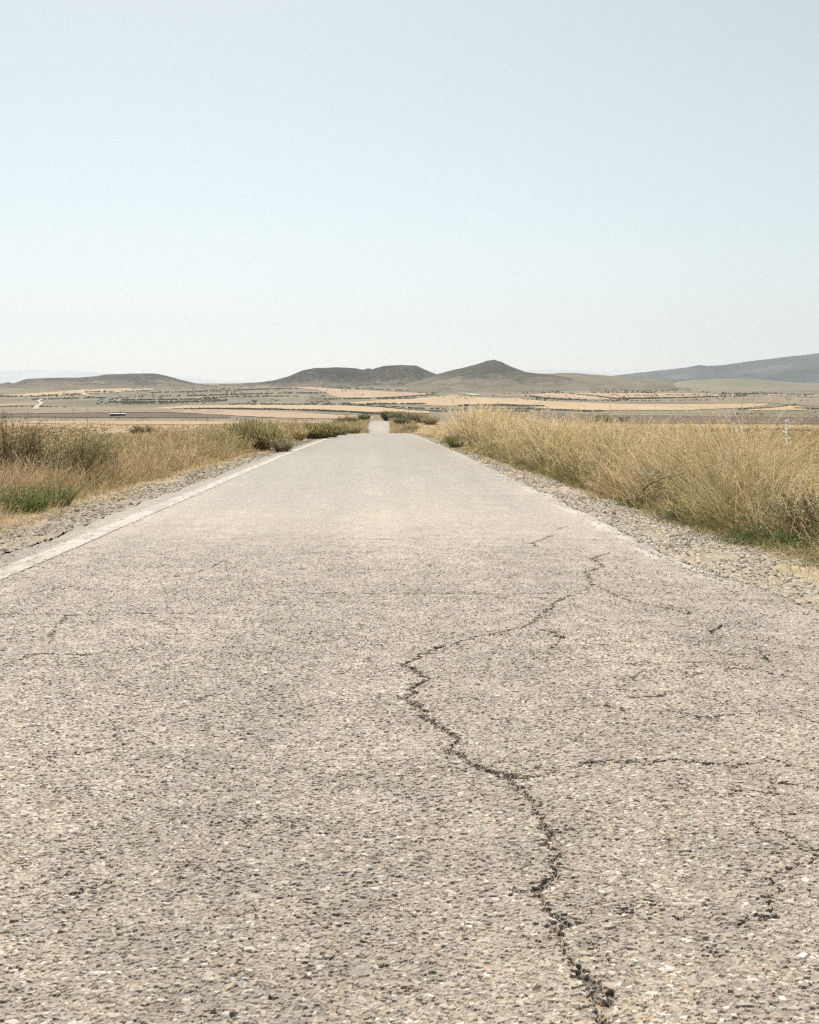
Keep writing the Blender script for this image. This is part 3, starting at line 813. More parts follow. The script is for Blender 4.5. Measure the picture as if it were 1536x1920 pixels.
def build_left_grass():
    acc = Acc()
    RUST = np.array([.37, .235, .14])
    for d0, d1, n, x1, K in ((11, 18, 800, 7.5, 14), (18, 28, 1500, 9, 13), (28, 45, 1800, 10, 12), (45, 70, 1800, 10, 11), (70, 112, 1800, 11, 9)):
        X, D = verge_points(-1, d0, d1, n, 4.3, x1, 161, thr=.33)
        N = len(X)
        h = left_height(X, D) * rng.uniform(.75, 1.2, N)
        g = np.clip(sstep(.47, .63, fbm(X * .55, D * .4, 3, 163)) * .8 + .1 * rng.random(N) + .45 * sstep(32, 50, D) * (fbm(X * .5, D * .2, 2, 164) > .5), 0, 1)
        r = sstep(.45, .6, fbm(X * .4, D * .3, 3, 165))
        top = mixc(mixc(pick([STRAW, GOLD * .9, PALE * .8, BROWN * 1.3], N, [4, 2, 1, 2]), np.tile(RUST, (N, 1)), r * rng.random(N)), np.tile(OLIVE * 1.2, (N, 1)), g * .6)
        base = mixc(pick([BROWN, BROWN * 1.3, STRAW * .6], N, [3, 2, 2]), np.tile(GREEN * 1.1, (N, 1)), g)
        wind = rng.uniform(-.6, 1.4, N) + math.pi * (rng.random(N) < .45)
        tufts(acc, X, D, h, K, rng.uniform(.10, .25, N), base, top, wind, lean=.14, spread=.35, head=.38, head_n=6 if d0 < 28 else 4, head_size=.018, jc=.3)
        X, D = verge_points(-1, d0, d1, int(n * 1.0), 4.2, x1, 167, thr=.32)
        N = len(X)
        h = left_height(X, D) * rng.uniform(.28, .6, N) + .04
        g = np.clip(sstep(.42, .6, fbm(X * .55, D * .4, 3, 163)) + .1 * rng.random(N), 0, 1)
        tufts(acc, X, D, h, K, rng.uniform(.10, .22, N), mixc(pick([BROWN, BROWN * .7], N, [2, 1]), np.tile(GREEN, (N, 1)), g), mixc(pick([STRAW, RUST, BROWN * 1.3], N, [2, 1, 1]), np.tile(OLIVE, (N, 1)), g),
              rng.uniform(0, 6.28, N), lean=.15, spread=.9, droop=.35, head=0, nseg=3)
    n = 420
    D = 12.5 + 30 * rng.random(n) ** 1.3; X = road_xc(D) - 4.6 - 3.5 * rng.random(n)
    h = left_height(X, D) * rng.uniform(1.0, 1.5, n)
    P = ribbons(acc, np.stack([X, D, gz(X, D)], 1), h, rng.uniform(0, 6.28, n), np.abs(rng.normal(.12, .10, n)), np.abs(rng.normal(.2, .14, n)), np.maximum(.004, .5 * PXM * D), jit(np.tile(STRAW * .8, (n, 1))), jit(np.tile(GOLD, (n, 1))), nseg=7, taper=.6)
    oat_heads(acc, P, 10, np.maximum(.024, 2.0 * PXM * D) * rng.uniform(.7, 1.3, n), pick([GOLD * 1.1, PALE * 1.1, np.array([.72, .66, .56])], n, [3, 3, 2]))
    # the far stretch that shows again beyond the brow
    for side, x0, x1, n in ((-1, 2.9, 11, 700), (1, 2.9, 9, 600)):
        D = 225 + 75 * rng.random(n); X = road_xc(D) + side * (x0 + (x1 - x0) * rng.random(n))
        h = rng.uniform(.5, 1.25, n)
        tufts(acc, X, D, h, 14, rng.uniform(.3, .7, n), pick([BROWN, GREEN * 1.4], n, [2, 1]), pick([STRAW, GOLD * .9, OLIVE * 1.2], n, [3, 2, 2]), rng.uniform(0, 6.28, n), lean=.15, spread=.5, head=0, wpx=.6)
    o = acc.build("dry_grass", M_GRASS)
    tag(o, "dry brown and straw coloured grass along the left verge", "grass", kind="stuff")
build_left_grass()

def build_straw():
    """short bleached stubble between gravel and tall grass, and little tufts in the gravel"""
    acc = Acc(); px = 1.0 / (F_PX * .533)
    for side, x0, x1 in ((1, 3.35, 4.2), (-1, 3.95, 4.8)):
        for d0, d1, n in ((6.5, 14, 9000), (14, 28, 11000), (28, 60, 9000), (60, 110, 5000)):
            if side < 0 and d0 < 11: d0 = 10.5
            D = d0 + (d1 - d0) * rng.random(n)
            X = road_xc(D) + side * (x0 + (x1 - x0) * np.sqrt(rng.random(n)))
            X += side * .25 * (fbm(D * .7, D * 0, 3, 171) - .5) * 2
            N = n
            green = (fbm(X * 2.5, D * 1.8, 3, 173) > .58) & (side > 0)
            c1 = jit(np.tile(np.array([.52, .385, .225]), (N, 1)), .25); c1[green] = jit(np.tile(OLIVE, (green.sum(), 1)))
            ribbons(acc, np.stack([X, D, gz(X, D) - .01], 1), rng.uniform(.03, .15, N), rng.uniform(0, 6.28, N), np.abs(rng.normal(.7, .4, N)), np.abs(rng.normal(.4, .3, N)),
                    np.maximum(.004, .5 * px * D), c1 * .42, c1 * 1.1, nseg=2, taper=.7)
    for side, n in ((1, 170), (-1, 190)):                       # small tufts growing in the gravel and along the broken margin
        D = 6.5 + 48 * rng.random(n) ** 1.3
        X = (edge_r(D) + .02 + 1.0 * rng.random(n) ** 1.6) if side > 0 else (edge_l(D) - .05 - .9 * rng.random(n) ** .8)
        kk = rng.random(n)[:, None]
        tufts(acc, X, D, rng.uniform(.04, .16, n), 10, rng.uniform(.03, .09, n), np.where(kk < .35, GREEN, BROWN), np.where(kk < .35, OLIVE, STRAW), rng.uniform(0, 6.28, n), lean=.15, spread=.8, head=0, nseg=2)
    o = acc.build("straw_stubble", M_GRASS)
    tag(o, "short bleached straw between the gravel and the taller grass", "grass", kind="stuff")
build_straw()

def build_tussocks():
    acc = Acc(); px = 1.0 / (F_PX * .533)
    for d0, d1, n in ((14, 40, 2600), (40, 90, 5000), (90, 180, 4000), (180, 330, 2200)):
        D = np.sqrt(d0 ** 2 + (d1 ** 2 - d0 ** 2) * rng.random(n))
        X = D * rng.uniform(-.40, .46, n)
        lat = np.abs(X - road_xc(D))
        keep = (lat > np.where(D < 112, 6.2, 3.8)) & (fbm(X * .08, D * .05, 3, 181) > .36)
        X, D = X[keep], D[keep]; N = len(X)
        h = rng.uniform(.15, .42, N) * interp(D, [(0, 1), (110, .9), (200, .7), (330, .7)])
        r = rng.uniform(.1, .3, N)
        kind = rng.random(N)
        base = np.where((kind < .3)[:, None], OLIVE, np.where((kind < .5)[:, None], BROWN, STRAW * .9))
        K = 9
        Bx = np.repeat(X, K) + rng.normal(0, 1, N * K) * np.repeat(r, K) * .6; By = np.repeat(D, K) + rng.normal(0, 1, N * K) * np.repeat(r, K) * .6
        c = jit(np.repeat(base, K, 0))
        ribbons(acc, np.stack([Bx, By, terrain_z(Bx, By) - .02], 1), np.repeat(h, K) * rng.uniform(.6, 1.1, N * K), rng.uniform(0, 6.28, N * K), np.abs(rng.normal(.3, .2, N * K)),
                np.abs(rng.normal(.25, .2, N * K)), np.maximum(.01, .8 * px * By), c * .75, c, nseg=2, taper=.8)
    # rough dry pasture just beyond the right hand verge
    n = 1500
    D = 13 + 75 * rng.random(n) ** 1.3; X = D * rng.uniform(.33, .47, n) + rng.uniform(0, 1.2, n)
    ok = X > 6.2 - 2.0 * (D < 14); X, D = X[ok], D[ok]; N = len(X)
    kk = rng.random(N)[:, None]
    base = np.where(kk < .4, OLIVE * .8, np.where(kk < .7, BROWN, STRAW * .6))
    tufts(acc, X, D, rng.uniform(.12, .42, N), 14, rng.uniform(.1, .3, N), base, np.where(kk < .4, OLIVE * 1.3, STRAW), rng.uniform(0, 6.28, N), lean=.15, spread=.7, head=.1, head_n=4, nseg=3)
    o = acc.build("plain_tussocks", M_GRASS)
    tag(o, "low dry tussocks scattered over the plain behind both verges", "grass", kind="stuff")
build_tussocks()

# ---------------------------------------------------------------- shrubs and single plants
def shrub(name, label, cat, x, y, h, w, leaf, tip, n_shoot=140, per=26, leaf_len=.035, stem=(.16, .12, .08), group=None, upright=.55, sink=0.0):
    z = float(gz(np.array([x]), np.array([y]))[0]) - .03 - sink
    root = empty(name, (x, y, z))
    st, fo = Acc(), Acc()
    az = rng.uniform(0, 2 * math.pi, n_shoot)
    L = h * 1.16 * rng.uniform(.55, 1.05, n_shoot)
    spread = np.sqrt(rng.random(n_shoot)) * (w * .5) / h
    B = np.stack([np.cos(az) * rng.uniform(0, .28, n_shoot) * w, np.sin(az) * rng.uniform(0, .28, n_shoot) * w, np.zeros(n_shoot)], 1)
    P = ribbons(st, B, L * (1 - .25 * np.clip(spread, 0, 1)), az, spread * .8, spread * .35, max(.012, h * .010), stem, np.array(stem) * 1.2, nseg=5, taper=.7)
    lump = 0.5 + fbm(az * 1.2 + x, L * 3, 2, 191)
    for k in range(per):
        t = (rng.random(n_shoot) ** .6) * 5
        i = np.clip(t.astype(int), 0, 4); f = (t - i)[:, None]
        q = P[np.arange(n_shoot), i] * (1 - f) + P[np.arange(n_shoot), i + 1] * f
        q = q + rng.normal(0, 1, (n_shoot, 3)) * w * .045
        q[:, 2] = np.maximum(q[:, 2], .02)
        tone = np.clip(rng.normal(.5, .3, n_shoot), 0, 1)
        c = mixc(np.tile(leaf, (n_shoot, 1)), np.tile(tip, (n_shoot, 1)), tone) * np.clip(lump, .6, 1.4)[:, None]
        leaves(fo, q, leaf_len * rng.uniform(.7, 1.5, n_shoot), leaf_len * rng.uniform(.18, .34, n_shoot), jit(c, .2), up=upright)
    st.build("stem", M_BARK, parent=root)
    fo.build("foliage", M_LEAF, parent=root)
    tag(root, label, cat, group)
    return root

def at(px, D): return X_at(px, D)
A = np.array
shrub("dry_shrub", "tall dry brown shrub cut by the left edge of the photo", "shrub", at(18, 20.5), 20.5, 1.30, 1.0, A([.14, .10, .055]), A([.34, .245, .13]), 190, 30, .05, upright=1.0)
shrub("dry_shrub", "wide olive brown shrub with a dark hollow right of the brown one", "shrub", at(118, 21), 21.0, 1.20, 1.75, A([.12, .105, .045]), A([.30, .25, .115]), 260, 34, .05, upright=1.1)
shrub("dry_shrub", "small olive shrub beside the slender weed stalk", "shrub", at(172, 22.5), 22.5, .92, .9, A([.115, .115, .045]), A([.24, .22, .09]), 140, 26, .045, upright=.9)
shrub("herb_clump", "bright green herb clump at the gravel edge, nearest the left edge", "plant", at(48, 15.0), 15.0, .50, .70, A([.12, .175, .042]), A([.23, .29, .085]), 150, 26, .035, upright=.4, group="bright green herbs at the left verge foot")
shrub("herb_clump", "bright green herb clump right of the larger green one", "plant", at(106, 16.0), 16.0, .46, .55, A([.12, .17, .042]), A([.24, .28, .09]), 110, 24, .032, upright=.4, group="bright green herbs at the left verge foot")
shrub("broom_bush", "feathery olive green broom bush standing above the left verge", "shrub", at(476, 43), 43.0, 1.10, 1.9, A([.21, .195, .085]), A([.42, .365, .18]), 520, 9, .17, stem=(.20, .18, .075), upright=3.5)
shrub("broom_bush", "low grey green bush on the left verge in front of the broom", "shrub", at(530, 40), 40.0, .55, .8, A([.19, .175, .10]), A([.36, .31, .19]), 100, 24, .07)
shrub("dark_bush", "dark green leafy bush on the left verge before the brow", "shrub", at(596, 68), 68.0, 1.0, 2.2, A([.17, .16, .06]), A([.38, .33, .14]), 380, 11, .16, stem=(.15, .14, .06), upright=2.0)
shrub("dark_bush", "small dark green bush close to the road edge before the brow", "shrub", at(622, 72), 72.0, .75, 1.0, A([.10, .10, .035]), A([.22, .20, .08]), 120, 22, .13)
shrub("dark_bush", "shrub in dark shadow tones at the far right edge under drooping grass plumes", "shrub", at(1545, 11.0), 11.0, .62, .8, A([.05, .052, .020]), A([.12, .11, .045]), 160, 28, .035, upright=.7)  # leaf colours set very dark to paint the shadow under the plumes
shrub("herb_clump", "green herb patch at the foot of the right hand grass, nearest", "plant", at(1455, 10.9), 10.9, .26, .95, A([.05, .10, .025]), A([.12, .165, .045]), 190, 28, .03, upright=.7, group="green herbs at the right verge foot")
shrub("herb_clump", "green herb patch below the bleached fallen sticks", "plant", at(1300, 13.4), 13.4, .24, .8, A([.05, .095, .03]), A([.12, .15, .05]), 150, 26, .03, upright=.7, group="green herbs at the right verge foot")
shrub("herb_clump", "small green herb patch left of the fallen sticks", "plant", at(1192, 15.6), 15.6, .18, .5, A([.06, .10, .03]), A([.13, .16, .05]), 90, 22, .03, upright=.7, group="green herbs at the right verge foot")
for px_, d_, h_, w_, lab in ((432, 45, .62, 1.3, "low straw olive shrub left of the feathery broom"), (512, 53, .85, 1.5, "olive straw shrub between the broom and the dark green bush"), (552, 60, .9, 1.4, "straw tinted shrub just left of the dark green bush"),
                             (640, 84, .95, 1.6, "olive shrub right of the dark green bush near the brow"), (664, 97, .95, 1.6, "small straw olive shrub nearest the brow on the left")):
    shrub("verge_shrub", lab, "shrub", at(px_, d_), float(d_), h_, w_, A([.31, .26, .13]), A([.60, .49, .29]), 220, 10, .15, stem=(.26, .21, .10), upright=2.5)
for px_, d_, h_, w_, lab in ((788, 300, 2.3, 4.0, "brown shrub right of the bushes at the road's end"), (806, 285, 2.0, 4.5, "straw brown shrub farthest right of those at the road's end"), (775, 255, 1.5, 4.0, "low straw shrub below the brownish bush at the road's end")):
    shrub("verge_shrub", lab, "shrub", at(px_, d_), float(d_), h_, w_, A([.24, .19, .11]), A([.44, .35, .21]), 200, 14, .38, stem=(.24, .19, .10), upright=1.5)
shrub("leafy_shrub", "rounded olive shrub at the foot of the tall golden clump", "shrub", at(862, 46), 46.0, .62, 1.3, A([.13, .13, .045]), A([.27, .24, .10]), 150, 14, .10, stem=(.18, .15, .07), upright=1.5)
shrub("roadside_bush", "tall dark bush where the road disappears, leftmost of three", "bush", at(727, 302), 302.0, 2.5, 3.2, A([.085, .092, .036]), A([.17, .165, .068]), 230, 24, .42, group="bushes at the end of the road")
shrub("roadside_bush", "round olive bush where the road disappears, middle of three", "bush", at(747, 296), 296.0, 2.6, 4.6, A([.18, .18, .07]), A([.33, .30, .14]), 260, 24, .42, group="bushes at the end of the road")
shrub("roadside_bush", "brownish bush at the road's end, right of the olive one", "bush", at(772, 292), 292.0, 2.5, 5.0, A([.21, .17, .10]), A([.38, .31, .19]), 220, 24, .42, group="bushes at the end of the road")
for px_, d_, h_, w_, lab in ((652, 286, 1.9, 5.5, "straw coloured bush left of the far road stretch"), (683, 291, 1.9, 3.0, "olive bush touching the left side of the far road stretch"), (753, 280, 1.9, 4.0, "olive bush touching the right side of the far road stretch")):
    shrub("verge_bush", lab, "bush", at(px_, d_), float(d_), h_, w_, A([.14, .125, .055]), A([.29, .24, .12]), 170, 20, .40)
shrub("plain_bush", "dark flat topped bush on the skyline of the brown field", "bush", at(1128, 420), 420.0, 2.6, 7.5, A([.065, .065, .03]), A([.14, .125, .06]), 220, 20, .6, group="bushes beyond the right hand grass")
shrub("plain_bush", "small dark bush right of the flat topped one", "bush", at(1171, 430), 430.0, 2.0, 4.0, A([.06, .06, .03]), A([.12, .11, .055]), 140, 18, .6, group="bushes beyond the right hand grass")
shrub("plain_bush", "dark low bush in the tan plain right of the farm shed", "bush", at(268, 92), 92.0, .75, 1.9, A([.09, .085, .04]), A([.19, .165, .08]), 140, 20, .18)
shrub("plain_bush", "long dark bush left of where the road vanishes", "bush", at(643, 420), 420.0, 1.9, 6.5, A([.055, .062, .03]), A([.10, .10, .05]), 170, 20, .6)

def slender_weed():
    x, y = at(152, 20), 20.0
    z = float(gz(A([x]), A([y]))[0]) - .02
    root = empty("weed_stalk", (x, y, z))
    st, fo = Acc(), Acc()
    P = ribbons(st, A([[0, 0, 0], [.05, 0, 0], [.1, .02, 0]]), A([1.72, 1.5, 1.2]), A([2.9, 1.3, .4]), A([.06, .06, .12]), A([.05, .04, .1]), .013, A([.22, .17, .09]), A([.28, .25, .11]), nseg=8, taper=.6)
    tips = P[:, 3:].reshape(-1, 3)
    tw = np.repeat(tips, 5, 0)
    Q = ribbons(st, tw, rng.uniform(.08, .25, len(tw)), rng.uniform(0, 6.28, len(tw)), .55, .1, .006, A([.24, .22, .10]), A([.27, .25, .11]), nseg=2)
    leaves(fo, np.repeat(Q[:, -1], 2, 0), .03, .009, A([.20, .21, .075]), up=.5)
    st.build("stem", M_GRASS, parent=root); fo.build("foliage", M_LEAF, parent=root)
    tag(root, "tall slender bare weed rising above the left verge shrubs", "plant")
slender_weed()

def flower_stalk():
    x, y = at(1477, 11.2), 11.2
    z = float(gz(A([x]), A([y]))[0]) - .02
    root = empty("flower_stalk", (x, y, z))
    st, fl = Acc(), Acc()
    P = ribbons(st, A([[0, 0, 0.]]), A([1.30]), A([1.2]), A([.03]), A([.02]), .006, A([.25, .22, .10]), A([.35, .30, .18]), nseg=10, taper=.4)[0]
    q = P[7:].mean(0)
    t = rng.random(70) ** 1.0
    i = 7.9 + t * 2.05
    k = np.clip(i.astype(int), 0, 9); f = (i - k)[:, None]
    p = P[k] * (1 - f) + P[k + 1] * f + rng.normal(0, 1, (70, 3)) * np.array([.010, .010, .006]) * (1.3 - t)[:, None]
    leaves(fl, p, .021, .016, A([.80, .78, .76]), up=.3)
    st.build("stem", M_GRASS, parent=root); fl.build("flower_spike", M_LEAF, parent=root)
    tag(root, "single stalk with a small white flower spike near the right edge", "flower")
flower_stalk()

def tube(acc, pts, r0, r1, col, n=7):
    pts = np.asarray(pts, float); k = len(pts)
    d = np.gradient(pts, axis=0); d /= np.linalg.norm(d, axis=1)[:, None]
    s = np.cross(d, [0.1, .2, 1]); s /= np.linalg.norm(s, axis=1)[:, None]; u = np.cross(d, s)
    a = np.linspace(0, 2 * math.pi, n, endpoint=False)
    r = np.linspace(r0, r1, k)[:, None, None] * (1 + .15 * rng.normal(size=(k, n, 1)))
    V = pts[:, None] + r * (np.cos(a)[None, :, None] * s[:, None] + np.sin(a)[None, :, None] * u[:, None])
    i = np.arange(k - 1)[:, None] * n; j = np.arange(n)[None, :]
    Q = np.stack([i + j, i + (j + 1) % n, i + n + (j + 1) % n, i + n + j], -1)
    acc.add(V, Q, np.broadcast_to(col, V.shape) * rng.uniform(.85, 1.15, (k, 1, 1)))

def stick(label, pix, D, col, r):
    pts = np.array([(at(px, D + i * .1), D + i * .1, Z_at(py, D + i * .1)) for i, (px, py) in enumerate(pix)])
    fine = np.array([np.interp(np.linspace(0, len(pts) - 1, 12), np.arange(len(pts)), pts[:, k]) for k in range(3)]).T
    fine += rng.normal(0, .006, fine.shape)
    o_ = fine[0].copy(); acc = Acc(); tube(acc, fine - o_, r, r * .5, col)
    tw = fine[5] - o_
    tube(acc, [tw, tw + [.05, .05, .05], tw + [.11, .08, .12]], r * .5, r * .2, col)
    o = acc.build("fallen_branch", M_BARK); o.location = o_
    tag(o, label, "branch", "fallen dead branches in the right hand grass")
stick("bleached arched dead branch, uppermost of those in the right grass", [(1194, 884), (1222, 879), (1250, 875), (1278, 886)], 14.6, A([.62, .57, .49]), .011)
stick("bleached straight dead branch lying below the arched one", [(1196, 889), (1222, 891), (1256, 890)], 14.5, A([.60, .55, .47]), .010)
stick("brown dead branch slanting below the two bleached ones", [(1208, 918), (1222, 906), (1248, 896), (1280, 889)], 14.4, A([.20, .14, .09]), .012)
stick("thin bleached twig leaning in the grass left of the branches", [(1238, 855), (1250, 842), (1262, 832)], 14.9, A([.60, .52, .40]), .005)

# ---------------------------------------------------------------- fields on the far slope
M_WHEAT = land_mat("stubble_field", [(.3, (.315, .23, .145)), (.5, (.365, .27, .17)), (.7, (.405, .305, .197))], .02, (1, .25, 1), 9)
M_PEACH = land_mat("cut_field", [(.3, (.29, .207, .138)), (.5, (.335, .24, .162)), (.7, (.37, .273, .19))], .018, (1, .3, 1), 9)
M_PLOUGH = land_mat("ploughed_soil", [(.3, (.085, .064, .049)), (.55, (.115, .088, .067)), (.75, (.145, .113, .085))], .03, (1, .2, 1), 9)
M_FALLOW = land_mat("fallow_soil", [(.3, (.165, .135, .093)), (.55, (.21, .17, .117)), (.75, (.25, .205, .142))], .02, (1, .3, 1), 9)
M_GREENF = land_mat("green_crop", [(.3, (.155, .15, .095)), (.55, (.195, .185, .12)), (.75, (.24, .215, .145))], .012, (1, .3, 1), 9)
M_TRACK = land_mat("pale_dirt", [(.3, (.34, .29, .23)), (.6, (.42, .365, .29))], .2, (1, 1, 1), 5)

def field(label, cat, top, bot, mat, name="field", ny=8, lift=.5, rough=.6):
    x0, x1 = max(top[0][0], bot[0][0]), min(top[-1][0], bot[-1][0])
    nx = max(8, int((x1 - x0) / 2.5))
    px = np.linspace(x0, x1, nx)
    yt = interp(px, top) + rough * (fbm(px * .12, px * 0 + len(label), 3, 201) - .5) * 2
    yb = interp(px, bot) + rough * (fbm(px * .12, px * 0 + len(label), 3, 205) - .5) * 2
    yb = np.maximum(yb, yt + .15)
    V = []
    for t in np.linspace(0, 1, ny):
        D = dist_at(yb * (1 - t) + yt * t)
        X = X_at(px, D)
        V.append(np.stack([X, D, terrain_z(X, D) + lift * interp(D, [(320, .15), (450, .3), (800, .8)])], 1))
    V = np.stack(V).reshape(-1, 3)
    o = mesh_from(name, V, quads=grid_quads(ny, nx), mat=mat, smooth=True)
    tag(o, label, cat, kind="structure")

field("long thin tan field below the left mesa", "field", [(10, 741), (100, 735), (180, 728.5), (230, 726), (270, 727), (297, 729)], [(10, 743.5), (100, 742), (180, 737), (230, 735), (270, 732), (297, 730)], M_WHEAT)
field("small tan strip on the saddle right of the left mesa", "field", [(308, 728.5), (345, 724), (408, 721)], [(308, 730), (345, 727), (408, 722.5)], M_WHEAT)
field("long tan strip above the dark hedge left of the road's end", "field", [(283, 766), (340, 761), (450, 759.5), (550, 760), (640, 760.5), (700, 763), (760, 768), (805, 772)], [(283, 767), (340, 766.5), (450, 765), (520, 767.5), (600, 768.5), (700, 773.5), (805, 776)], M_WHEAT)
field("tan stubble field below the dark hedge left of the road's end", "field", [(325, 769), (400, 768), (470, 769), (560, 774), (640, 779), (700, 781)], [(325, 772), (400, 778), (480, 782), (560, 785), (640, 786), (700, 786)], M_PEACH)
field("broad peach field under the central mesa", "field", [(515, 722.3), (560, 724), (640, 730), (720, 734.5), (818, 738.6)], [(515, 723), (560, 727.5), (600, 732), (622, 742), (640, 746), (700, 746), (760, 743), (818, 740)], M_PEACH)
field("broad pale yellow field across the middle right", "field", [(655, 755), (720, 750), (775, 748), (815, 744.5), (850, 741.5), (900, 745), (962, 747), (1024, 752.5), (1110, 756), (1200, 758.5), (1330, 757.5), (1440, 757)],
      [(655, 757), (775, 757.5), (800, 760), (830, 762), (880, 761.5), (962, 761.5), (1024, 766.5), (1110, 770), (1200, 770), (1300, 769), (1400, 765), (1440, 760)], M_WHEAT)
field("peach field with a wedge of hedge below the pointed hill", "field", [(972, 740.5), (1030, 737), (1070, 738), (1155, 748)], [(972, 741.5), (1010, 745), (1050, 748.5), (1100, 750), (1155, 749.5)], M_PEACH)
field("thin peach field right of the hedge wedge", "field", [(1076, 737.5), (1120, 736.5), (1200, 737), (1300, 738), (1400, 740.5)], [(1076, 738.5), (1120, 742), (1160, 746.8), (1250, 745.5), (1400, 742)], M_PEACH)
field("small yellow triangular field at the right edge", "field", [(1400, 769), (1450, 762), (1480, 760.5), (1500, 763.5), (1515, 768)], [(1400, 770), (1450, 770), (1515, 769)], M_WHEAT)
field("thin tan line of stubble by the green hillside", "field", [(1440, 738.5), (1545, 741)], [(1440, 740.5), (1545, 743)], M_WHEAT)
field("bare brown ploughed field with the farm shed", "field", [(-60, 777), (50, 777), (150, 776), (300, 774.5), (400, 778), (432, 782)], [(-60, 782.5), (50, 782.5), (300, 784), (432, 784)], M_PLOUGH)
field("pale fallow field behind the ploughed one", "field", [(-60, 763), (0, 763), (150, 764), (300, 765.5), (420, 771)], [(-60, 776), (50, 776), (150, 775), (300, 773.5), (420, 777)], M_FALLOW)
field("small tan field at the left edge under the pale track", "field", [(-60, 758), (0, 758), (68, 756)], [(-60, 762), (0, 762), (68, 759)], M_PEACH)
field("brown bare field behind the right hand grass", "field", [(860, 776), (1000, 775.5), (1150, 778), (1300, 780), (1560, 783)], [(860, 792), (1000, 794), (1300, 794), (1560, 796)], M_PLOUGH, rough=1.0)
field("grey brown fallow field at the right below the hillside", "field", [(1180, 748.5), (1300, 747), (1400, 744), (1560, 746)], [(1180, 755), (1300, 756), (1440, 756), (1560, 764)], M_FALLOW)
field("narrow tan stubble strip across the plain on the left", "field", [(40, 790.5), (200, 790), (400, 790), (600, 790)], [(40, 794.5), (200, 795), (400, 795.5), (600, 794)], M_PEACH, rough=.9)

def track(label, pix, w, name="dirt_track"):
    pts = np.array(pix, float)
    n = 40
    px = np.interp(np.linspace(0, len(pts) - 1, n), np.arange(len(pts)), pts[:, 0]); py = np.interp(np.linspace(0, len(pts) - 1, n), np.arange(len(pts)), pts[:, 1])
    D = dist_at(py); X = X_at(px, D)
    P = np.stack([X, D], 1); d = np.gradient(P, axis=0); d /= np.linalg.norm(d, axis=1)[:, None]
    s = np.stack([-d[:, 1], d[:, 0]], 1) * (w * (.7 + .6 * rng.random((n, 1))))
    V = []
    for k in (-1, -.33, .33, 1):
        q = P + s * k
        V.append(np.stack([q[:, 0], q[:, 1], terrain_z(q[:, 0], q[:, 1]) + .9], 1))
    o = mesh_from(name, np.stack(V).reshape(-1, 3), quads=grid_quads(4, n)[:, ::-1], mat=M_TRACK, smooth=True)
    tag(o, label, "dirt track", kind="structure")
track("pale dirt track climbing at the left edge", [(66, 768), (70, 762), (78, 757), (72, 752), (80, 749)], 2.6)
track("pale scar of dirt track under the left mesa", [(152, 737), (158, 740), (168, 743)], 4)
track("pale scar of dirt track below the pointed hill", [(862, 737), (880, 739), (895, 742)], 7)
track("pale dirt track on the slope at the right", [(1245, 722.5), (1268, 721), (1290, 718.6)], 6)

